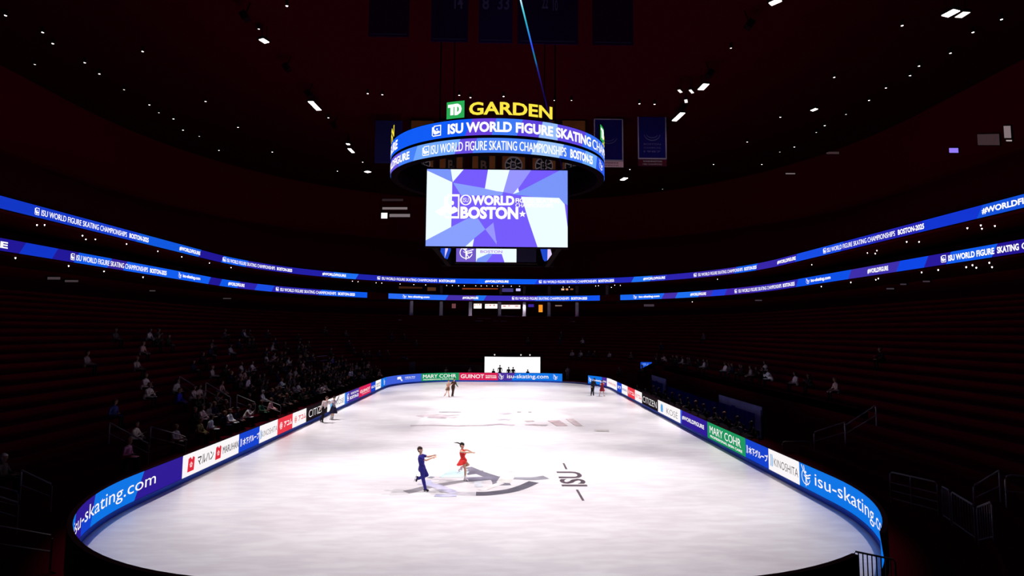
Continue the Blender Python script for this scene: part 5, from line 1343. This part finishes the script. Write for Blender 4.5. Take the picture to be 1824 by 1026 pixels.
BRN = mat('cloth_brown', (74, 46, 36), .8); BEI = mat('cloth_beige', (212, 160, 138), .8); NVY = mat('cloth_navy', (26, 22, 58), .85); MAR = mat('cloth_maroon_red', (150, 30, 46), .8); CHAR = mat('cloth_charcoal', (30, 26, 34), .85); SIL = mat('cloth_silver', (176, 166, 184), .6); KHA = mat('cloth_olive_brown', (120, 84, 62), .8)
figure('man in royal blue gliding on one leg with both arms held out', G0(757.5, 876),
       dict(P=(-.15, .0, .93), C=(-.20, .0, 1.43), N=(-.215, .0, 1.52), H=(-.235, .0, 1.665), Er=(.03, -.17, 1.285), Wr=(.285, -.1, 1.375), El=(.08, .15, 1.36), Wl=(.30, .07, 1.43), pnr=(0, .6, -.6), pnl=(0, -.6, -.6),
            Hpr=(-.13, -.09, .92), Kr=(-.085, -.05, .50), Ar=(.0, .0, .125), Tr=(.16, -.04, .11), Hpl=(-.13, .08, .92), Kl=(.05, .03, .66), Al=(-.30, .10, .50), Tl=(-.36, .1, .33), face=(1, -.25, -.1)),
       (1, -.12, 0), ROY, ROY, HAIR_B, SKIN, sleeve=.28, voxel=.0075)
figure('woman in a short red dress turning on one leg, dark ponytail flying out', G0(829, 857),
       dict(P=(-.11, .0, .88), C=(-.16, .0, 1.32), N=(-.165, .0, 1.40), H=(-.16, .0, 1.525), Er=(.06, -.17, 1.255), Wr=(.30, -.14, 1.255), El=(.06, .12, 1.30), Wl=(.26, .1, 1.22), pnr=(0, .3, -1), pnl=(0, -.3, -1),
            Hpr=(-.10, -.07, .86), Kr=(-.01, -.05, .50), Ar=(-.01, .0, .125), Tr=(.12, -.06, .1), Hpl=(-.10, .06, .86), Kl=(.13, .0, .70), Al=(-.2, .07, .56), Tl=(-.30, .08, .50), face=(1, -.35, -.05)),
       (1, -.3, 0), REDC, None, HAIR_K, SKIN, female=True, voxel=.0072, skirt=(REDC, .27, .15, (-.16, .0, .06)), boots='white', s=.95,
       ponytail=[((-.10, 0, .07), (-.20, .0, .11), .028, .026), ((-.20, 0, .11), (-.36, .02, .115), .026, .01)], tights=SKIN_T)
figure('man in dark brown skating far along the ice before the green board', G0(803.5, 707) + Vector((.05, .22, 0)),
       dict(P=(.12, .0, .98), C=(.20, -.02, 1.47), N=(.21, -.03, 1.55), H=(.22, -.05, 1.70), El=(.42, .0, 1.22), Wl=(.60, -.02, .98), Er=(-.04, -.18, 1.30), Wr=(-.18, -.3, 1.15),
            Kr=(.08, -.06, .52), Ar=(.0, .0, .125), Tr=(.1, -.12, .1), Kl=(.14, .05, .52), Al=(.1, .14, .125), Tl=(.2, .02, .1), face=(-.2, -1, 0)), (-.2, -1, 0), BRN, BRN, HAIR_K, SKIN, sleeve=.95, voxel=.012)
figure('woman in beige skating close beside the man in brown, one leg trailing', G0(800.5, 707) + Vector((-.02, -.22, 0)),
       dict(P=(-.1, .0, .92), C=(-.06, .0, 1.36), N=(-.055, .0, 1.43), H=(-.05, -.01, 1.555), El=(.14, -.08, 1.2), Wl=(.3, -.02, 1.28), Er=(-.24, .02, 1.1), Wr=(-.2, -.1, .9),
            Kl=(-.04, -.05, .5), Al=(-.0, .0, .125), Tl=(.1, -.1, .1), Kr=(-.24, .05, .5), Ar=(-.42, .1, .22), Tr=(-.52, .05, .14), face=(.3, -1, 0)), (.25, -1, 0), BEI, None, HAIR_L, SKIN, female=True, voxel=.012, skirt=(KHA, .34, .1, (-.08, 0, 0)), boots='tan', s=.95, bun=True)
figure('man in white shirt and black trousers skating before the black board', G0(574, 753),
       dict(P=(.12, .0, .99), C=(.22, .0, 1.48), N=(.24, .0, 1.56), H=(.27, -.02, 1.71), El=(.42, .12, 1.3), Wl=(.62, .16, 1.42), Er=(.02, -.2, 1.25), Wr=(-.02, -.3, 1.05),
            Kr=(.06, -.06, .52), Ar=(.0, .0, .125), Tr=(.12, -.1, .1), Kl=(.02, .1, .56), Al=(-.16, .16, .2), Tl=(-.1, .06, .13), face=(.5, -1, 0)), (.5, -1, 0), WHT, BLK, HAIR_B, SKIN, sleeve=.95, voxel=.0105)
figure('woman in silver top and dark skirt skating beside the man in white shirt', G0(587.5, 748.5) + Vector((0, .25, 0)),
       dict(P=(.17, .0, .92), C=(.2, .0, 1.38), N=(.205, .0, 1.45), H=(.2, -.02, 1.575), El=(.42, .06, 1.42), Wl=(.5, .1, 1.66), Er=(-.0, -.1, 1.26), Wr=(-.16, -.1, 1.36),
            Kr=(.1, -.05, .5), Ar=(.0, .0, .125), Tr=(-.08, -.1, .1), Kl=(.16, .06, .5), Al=(.08, .16, .125), Tl=(.02, .05, .1), face=(-.6, -1, 0)), (-.4, -1, 0), SIL, None, HAIR_K, SKIN, female=True, voxel=.0105, skirt=(NVY, .52, .16, (.02, 0, 0)), boots='white', s=.95, bun=True, sleeve=.9)
figure('man in black standing on the ice before the far right blue board', G0(1055, 705),
       dict(P=(.06, .0, .97), C=(.13, .0, 1.45), N=(.15, .0, 1.53), H=(.21, -.02, 1.67), El=(.37, .02, 1.2), Wl=(.46, -.06, .98), Er=(-.1, -.06, 1.18), Wr=(-.08, -.18, .98),
            Kr=(-.06, -.02, .52), Ar=(-.12, .0, .125), Tr=(-.1, -.15, .1), Kl=(.1, .02, .52), Al=(.12, .04, .125), Tl=(.15, -.1, .1), face=(.7, -.6, -.2)), (.4, -1, 0), CHAR, CHAR, HAIR_K, SKIN, sleeve=.95, voxel=.012, thick=1.1)
figure('woman in a maroon red dress standing on the ice beside the man in black', G0(1071.5, 706),
       dict(P=(.06, .0, .9), C=(.07, .0, 1.34), N=(.07, .0, 1.41), H=(.07, -.02, 1.535), El=(.26, .0, 1.2), Wl=(.22, -.2, 1.3), Er=(-.12, -.02, 1.15), Wr=(-.1, -.2, 1.2),
            Kr=(-.08, -.02, .5), Ar=(-.2, .0, .125), Tr=(-.26, -.12, .1), Kl=(.18, .0, .5), Al=(.26, .02, .125), Tl=(.34, -.1, .1), face=(-.3, -1, 0)), (-.1, -1, 0), MAR, None, HAIR_K, SKIN, female=True, voxel=.012, skirt=(MAR, .46, .13, (0, 0, 0)), boots='white', s=.95)

# seated spectators: a few poses, copied
def seated_proto(i):
    rnd = random.Random(40+i); lean = (-.04, .06, .16, .02, .1)[i]; hd = (-.12, .0, .2, .3, -.2)[i]; wide = (1.0, .92, 1.05, .95, 1.0)[i]
    P = Vector((0, 0, .1)); C_ = Vector((0, -.02-lean, .56)); N = C_ + Vector((0, -.02, .07)); H = N + Vector((hd*.1, -.03, .16))
    f = Vector((hd, -1, -.1)).normalized(); up = Vector((0, 0, 1)); lat = up.cross(f).normalized()
    caps = [(P + Vector((q*.08, 0, 0)), P + Vector((q*.07, 0, .1)), .13*wide, .12*wide) for q in (-1, 1)] + [(P + Vector((0, 0, .08)), C_ - Vector((0, 0, .1)), .14*wide, .15*wide), (C_ + Vector((-.17*wide, 0, -.05)), C_ + Vector((.17*wide, 0, -.05)), .075, .075), (C_ - Vector((0, 0, .03)), N, .07, .055), (N, H, .055, .055)]
    hands = []
    for q in (-1, 1):
        S_ = C_ + Vector((q*.2*wide, 0, -.06))
        if i == 0: E_, W_ = S_ + Vector((q*.05, -.1, -.26)), S_ + Vector((-q*.08, -.34, -.28))
        elif i == 1: E_, W_ = S_ + Vector((q*.07, -.06, -.27)), S_ + Vector((-q*.02, -.3, -.34))
        elif i == 2: E_, W_ = S_ + Vector((q*.06, -.18, -.2)), S_ + Vector((-q*.13, -.3, -.02))
        elif i == 3: E_, W_ = S_ + Vector((q*.09, .0, -.27)), S_ + Vector((-q*.14, -.22, -.26))
        else: E_, W_ = S_ + Vector((q*.05, -.14, -.24)), S_ + Vector((-q*.15, -.36, -.12 if q < 0 else -.3))
        caps += [(S_, E_, .062, .052), (E_, W_, .052, .036)]
        d = (W_-E_).normalized(); hands.append((W_ + d*.02, W_ + d*.1, .034, .026)); hands.append((W_ + d*.1, W_ + d*.17, .026, .018)); hands.append((W_ + d*.04 + lat*.0 + Vector((-q*.03, 0, .02)), W_ + d*.1 + Vector((-q*.05, 0, .03)), .014, .012))
        hp = P + Vector((q*.09, -.04, 0)); K_ = Vector((q*(.13 if i != 3 else .07), -.47, .09)); A_ = Vector((q*.12, -.44, -.34))
        caps += [(hp, K_, .095, .068), (K_, A_, .066, .045), (A_ + Vector((0, .02, -.04)), A_ + Vector((0, -.14, -.06)), .045, .036)]
    hc = head_caps(H, f, lat, up); hair = [(H + up*.045 - f*.025, H + up*.045 + f*.02, .107, .088), (H - f*.045, H - f*.05 - up*(.05 if i % 2 == 0 else .16), .092, .06 if i % 2 == 0 else .07)]
    mats = [BLK, SKIN, HAIR_K, CHAR]
    def reg(co):
        if co.z < .13 and co.y < -.08 and (co-(P)).length > .16 and not any((co-h[1]).length < .09 for h in hands): return 3
        if co.z < .0: return 3
        for a, b, ra, rb in hands[:]:
            if min((co-a).length, (co-b).length) < .05: return 1
        if co.z > N.z + .0:
            r = co - H
            if r.dot(f) < .02 or r.dot(up) > .07: return 2
            return 1
        return 0
    o = fuse('person', caps + hands + hc + hair, .024, mats, reg, None, 2)
    return o
PROTO = [seated_proto(i) for i in range(5)]
CLOTH = {}
def cl(rgb): return mat('coat_%d_%d_%d' % rgb, rgb, .85, spec=.1)
hair_ms = [HAIR_K, HAIR_B, HAIR_L, mat('hair_grey', (150, 140, 138), .6), mat('hair_white', (205, 190, 188), .6)]
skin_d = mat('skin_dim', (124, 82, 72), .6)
TAKEN = []
def seat_person(x, y, coat, label, group, hair=None, pose=None, trousers=None, first=[0]):
    o_ = offset_of(x, y); k = max(0, min(ROWS-2, int((o_-ROW_O)/ROW_D)))
    if OFFICIAL(x, y): k = max(k, SKIP_ROWS)
    nn = normal_of(x, y); q = Vector((x, y, 0)) + nn*(ROW_O + (k+1)*ROW_D + .10 - o_)
    if any((q-u).length < .66 for u in TAKEN): return None
    if label.startswith('spectator') and q.y > 70 and -12 < q.x < 12 and k < 9: return None
    if (q - Vector((-13.6, 76.6, 0))).length < 1.9: return None
    for p0_, n0_, L_ in RAILS:
        t_ = max(0, min(L_, (q-p0_).dot(n0_)))
        if (q-p0_-n0_*t_).length < (.62 if label.startswith('spectator') else .34): return None
    TAKEN.append(q.copy())
    pr = PROTO[pose if pose is not None else random.randrange(5)]
    if not pr.get('label'): o = pr
    else: o = pr.copy(); COL.objects.link(o)
    o.location = (q.x, q.y, ROW_Z + (k+1)*ROW_H + .025)
    o.rotation_euler = (0, 0, math.atan2(nn.y, nn.x) - PI/2 + random.uniform(-.15, .15))
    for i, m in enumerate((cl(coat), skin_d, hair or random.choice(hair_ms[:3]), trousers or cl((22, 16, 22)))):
        o.material_slots[i].link = 'OBJECT'; o.material_slots[i].material = m
    tag(o, label, 'person', group)
    return o
HERO = [((237, 790), (255, 140, 158), 3, 'seated person in a pink jacket in the lower left stand'), ((242, 757), (190, 176, 160), 4, 'seated person in a pale top above the pink jacket in the left stand'), ((437, 745), (250, 240, 244), 0, 'seated person in a bulky white coat just above the left boards'),
        ((348, 793), (176, 160, 160), 0, 'seated person with pale sleeves behind the white MARUHAN board'), ((386, 775), (142, 130, 82), 1, 'seated person in an olive top above the MARUHAN board'), ((391, 750), (236, 218, 220), 3, 'white clad seated person above the olive one in the left stand'), ((381, 737), (176, 150, 152), 4, 'grey pink clad seated person left of the bulky white coat'),
        ((272, 822), (80, 66, 70), 4, 'seated person with grey hair just above the indigo board at left'), ((471, 718), (58, 92, 72), 0, 'seated person in a green top above the coral red board'), ((437, 712), (150, 52, 40), 1, 'seated person in a rust red jacket in the middle left stand'), ((490, 728), (52, 48, 150), 1, 'seated person in a blue jacket behind a handrail on the left'), ((518, 716), (34, 24, 30), 0, 'seated person in black with a pale badge on the left'),
        ((465, 748), (170, 160, 160), 2, 'seated person in a pale checked top just above the left boards'), ((486, 739), (190, 180, 168), 4, 'pale clad seated person by the edge of the coral red board'), ((505, 733), (196, 150, 152), 1, 'seated person in a pale pink top above the red and white boards'), ((486, 706), (210, 200, 198), 0, 'seated person in a white hat or top in the middle left stand'), ((505, 679), (216, 204, 200), 2, 'seated person in a white top high in the left stand'), ((545, 690), (182, 170, 166), 4, 'pale seated person in the left stand above the black CITIZEN board'),
        ((585, 692), (206, 190, 182), 2, 'seated person in a pale top above the skating pair on the left'), ((625, 660), (196, 182, 186), 3, 'pale clad seated person at the far left, next to a dark one'), ((634, 662), (170, 160, 166), 1, 'grey clad seated person at the far left'), ((333, 702), (40, 34, 130), 1, 'seated person in a dark blue jacket high in the left stand'), ((223, 725), (46, 48, 96), 3, 'dim seated person in a slate blue coat high in the left stand'), ((268, 674), (170, 150, 150), 4, 'pale seated person leaning in the dark upper left stand'), ((287, 697), (176, 156, 150), 4, 'second pale leaning seated person in the dark upper left stand'),
        ((249, 640), (120, 100, 100), 0, 'dim seated person in the upper left stand'), ((161, 631), (104, 86, 88), 0, 'dim seated person in the far upper left of the stand'), ((350, 694), (150, 130, 128), 4, 'seated person in a pale scarf near the handrail high on the left'), ((394, 661), (120, 104, 106), 0, 'dim seated person high in the left stand, in grey'), ((454, 678), (176, 160, 168), 3, 'seated person in a light grey hood in the upper middle of the left stand'), ((463, 653), (150, 136, 138), 4, 'seated person in light grey high above the white KINOSHITA board'), ((425, 622), (120, 108, 112), 0, 'dim grey seated person among the topmost in the left stand'), ((483, 635), (120, 108, 110), 0, 'dim grey seated person high on the left with nobody near'),
        ((45, 830), (70, 58, 54), 0, 'dim seated person with a pale cap at the left edge'), ((370, 696), (150, 126, 122), 1, 'seated person in grey brown beside the handrails on the left'), ((377, 724), (110, 96, 98), 3, 'dim grey seated person behind the white clad one on the left'),
        ((1393, 770), (150, 126, 122), 1, 'seated person beside the handrail near the right corner'), ((1350, 714), (226, 210, 206), 2, 'seated person in a white top behind the right drape'), ((1392, 716), (160, 146, 148), 0, 'seated person in light grey right of the drapes'), ((1273, 688), (190, 176, 172), 0, 'seated person in a pale top above the middle of the drapes'), ((1237, 674), (150, 140, 142), 0, 'pale seated person high behind the drapes'), ((1254, 711), (150, 140, 120), 4, 'seated person in a pale olive top behind the low drape'), ((1318, 708), (110, 98, 100), 1, 'seated person in dim grey behind the right drape'),
        ((1120, 679), (150, 130, 126), 2, 'seated person in a pale top behind the far right boards'), ((1016, 645), (130, 116, 120), 0, 'seated person in grey at the far right behind the open gate'), ((1031, 642), (110, 100, 104), 1, 'second grey seated person at the far right behind the gate'), ((1079, 637), (120, 110, 112), 0, 'lone grey seated person high at the far right'), ((600, 640), (70, 62, 120), 3, 'seated person in a dim violet coat at the far left')]
for (px, py), coat, pose, lab in HERO:
    p = on_stand(px, py, .80)
    if p is None: continue
    hr = hair_ms[4] if any(w in lab for w in ('white hat', 'pale cap')) else (hair_ms[3] if 'grey hair' in lab else None)
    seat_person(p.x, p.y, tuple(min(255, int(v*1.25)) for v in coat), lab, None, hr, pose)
DARK = [(32, 22, 26), (46, 36, 40), (26, 18, 22), (60, 48, 50), (26, 22, 48), (54, 30, 30), (40, 40, 34), (78, 64, 66)]
PALE_ = [(150, 134, 134), (176, 160, 158), (128, 112, 116), (166, 128, 124)]
def crowd(n, side, y0, y1, mean_row, lab_side, seed):
    rnd = random.Random(seed); made = 0; tries = 0
    while made < n and tries < n*30:
        tries += 1
        y = y0 + (y1-y0)*rnd.random()**.8; row = int(rnd.expovariate(1/mean_row))
        if row > 12: continue
        o_ = ROW_O + row*ROW_D + .3
        if side == 'L': b = BP.at(BP.s_px(LTPX(y), .7, 'L')) if False else None
        x = (-1 if side == 'L' else 1)*(RINK_X + o_)
        if y > Y1 - RINK_R:
            a = math.radians(90*min(1, (y-(Y1-RINK_R))/16)); r = RINK_R + o_
            x = (-1 if side == 'L' else 1)*(RINK_X-RINK_R + r*math.cos(a)); y = Y1-RINK_R + r*math.sin(a)
        pale = rnd.random() < (.14 if side == 'L' else .1)
        c = rnd.choice(PALE_ if pale else DARK)
        nm = dict(zip(DARK, ('black', 'dark grey', 'black', 'dim grey', 'navy', 'dark brown', 'dark olive', 'grey'))).get(c, 'pale')
        dist = 'nearest third' if y < y0+(y1-y0)*.34 else ('middle third' if y < y0+(y1-y0)*.68 else 'far third')
        tier = 'front rows' if row < 4 else ('middle rows' if row < 9 else 'upper rows')
        lab = 'spectator in %s clothing seated in the %s of the %s, %s' % (nm, tier, lab_side, dist)
        if seat_person(x, y, c, lab, lab.replace('spectator', 'spectators'), None, rnd.randrange(5)): made += 1
crowd(160, 'L', 31.0, 82.0, 3.1, 'left stand', 5)
crowd(30, 'R', 33.0, 84.0, 5.0, 'right stand', 8)
# officials seated at the tables: chairs and people
M_CHAIR = mat('chair_black', (20, 14, 18), .7)
def stack_chair(x, y, rz, label):
    t = thing('folding_chair', label, 'chair', (x, y, 0), 'chairs of the officials', rz)
    q = MB(); q.box((0, 0, .43), (.42, .42, .03), M_CHAIR); q.build('seat', t)
    q = MB(); q.box((0, .21, .72), (.42, .03, .28), M_CHAIR); q.build('backrest', t)
    for a in (-.19, .19):
        for b in (-.19, .19): q = MB(); q.tube([(a, b, 0), (a, b, .43 if b < 0 else .86)], .013, M_CHAIR, 6); q.build('leg', t)
for i in range(12):
    yy = 32.6 + i*1.93; nm = ORD[i]
    stack_chair(15.25, yy, -PI/2, 'black chair at the officials tables, %s from the camera' % nm)
    o = random.choice(PROTO).copy(); COL.objects.link(o); o.location = (15.25, yy, .47); o.rotation_euler = (0, 0, -PI/2)
    for j, m in enumerate((cl(DARK[i % len(DARK)]), skin_d, hair_ms[i % 3], cl((22, 16, 22)))): o.material_slots[j].link = 'OBJECT'; o.material_slots[j].material = m
    tag(o, 'official in dark clothes seated at the tables behind the right boards, %s from the camera' % nm, 'person', 'officials at the tables')
# people standing at the far boards, silhouetted on the white screen
def standing(px, py_top, y, label, coat, hair, h=1.75):
    x = at_y(px, 660, y).x
    t = thing('person', label, 'person', (x, y, 0))
    k = h/1.75
    caps = [(Vector((q*.09, 0, .9))*1, Vector((q*.1, 0, .5)), .1, .07) for q in (-1, 1)] + [(Vector((q*.1, 0, .5)), Vector((q*.1, .02, .08)), .068, .05) for q in (-1, 1)] + [(Vector((q*.1, .02, .06)), Vector((q*.1, -.13, .045)), .05, .04) for q in (-1, 1)]
    caps += [(Vector((0, 0, .95)), Vector((0, -.02, 1.3)), .15, .15), (Vector((-.17, -.01, 1.4)), Vector((.17, -.01, 1.4)), .075, .075), (Vector((0, -.01, 1.4)), Vector((0, -.03, 1.55)), .065, .055)]
    for q in (-1, 1): caps += [(Vector((q*.21, -.01, 1.38)), Vector((q*.26, .02, 1.1)), .058, .046), (Vector((q*.26, .02, 1.1)), Vector((q*.2, -.16, .92)), .046, .032), (Vector((q*.2, -.18, .9)), Vector((q*.17, -.26, .86)), .034, .022)]
    H = Vector((0, -.03, 1.65)); f = Vector((0, -1, 0)); caps += head_caps(H, f, Vector((1, 0, 0)), Vector((0, 0, 1)))
    caps = [(Vector(a)*k, Vector(b)*k, ra, rb) + tuple(c) for a, b, ra, rb, *c in caps]
    Hk = H*k
    fuse('body', caps, .024, [skin_d, cl(coat)], lambda co: 1 if co.z < 1.50*k and not (co.y < -.17 and .8 < co.z < .95) else 0, t, 2)
    fuse('hair', [(Hk + Vector((0, .02, .04)), Hk + Vector((0, -.02, .05)), .108, .09), (Hk + Vector((0, .05, 0)), Hk + Vector((0, .05, -.05)), .09, .06)], .02, [hair], None, t, 1)
for px, y, lab, h in ((890.5, 75.6, 'person in dark clothes standing before the white screen, tallest of the three', 1.95), (906, 75.6, 'person in dark clothes standing before the white screen, middle one', 1.68), (914, 75.6, 'person in dark clothes standing before the white screen, right one', 1.68), (879, 75.4, 'short person half hidden behind the red board, left of the three', 1.42), (940, 75.4, 'short person half hidden behind the blue board, right of the three', 1.36),
                      (795, 75.2, 'person standing behind the green board at the far end', 1.6), (837, 75.2, 'person standing behind the pink red board at the far end', 1.6), (690, 75.4, 'person standing behind the far left corner boards', 1.6)):
    standing(px, 650, y, lab, (24, 18, 30) if 860 < px < 960 else (96, 82, 86), HAIR_K, h)
standing(1011, 660, 77.0, 'person in a pale top standing in the open rink gate', (176, 160, 160), HAIR_B, 1.75)
standing(1027, 660, 77.5, 'person in grey standing right of the pale one in the open gate', (96, 84, 90), HAIR_K, 1.7)
for o in PROTO:
    if not o.get('label'): bpy.data.objects.remove(o)
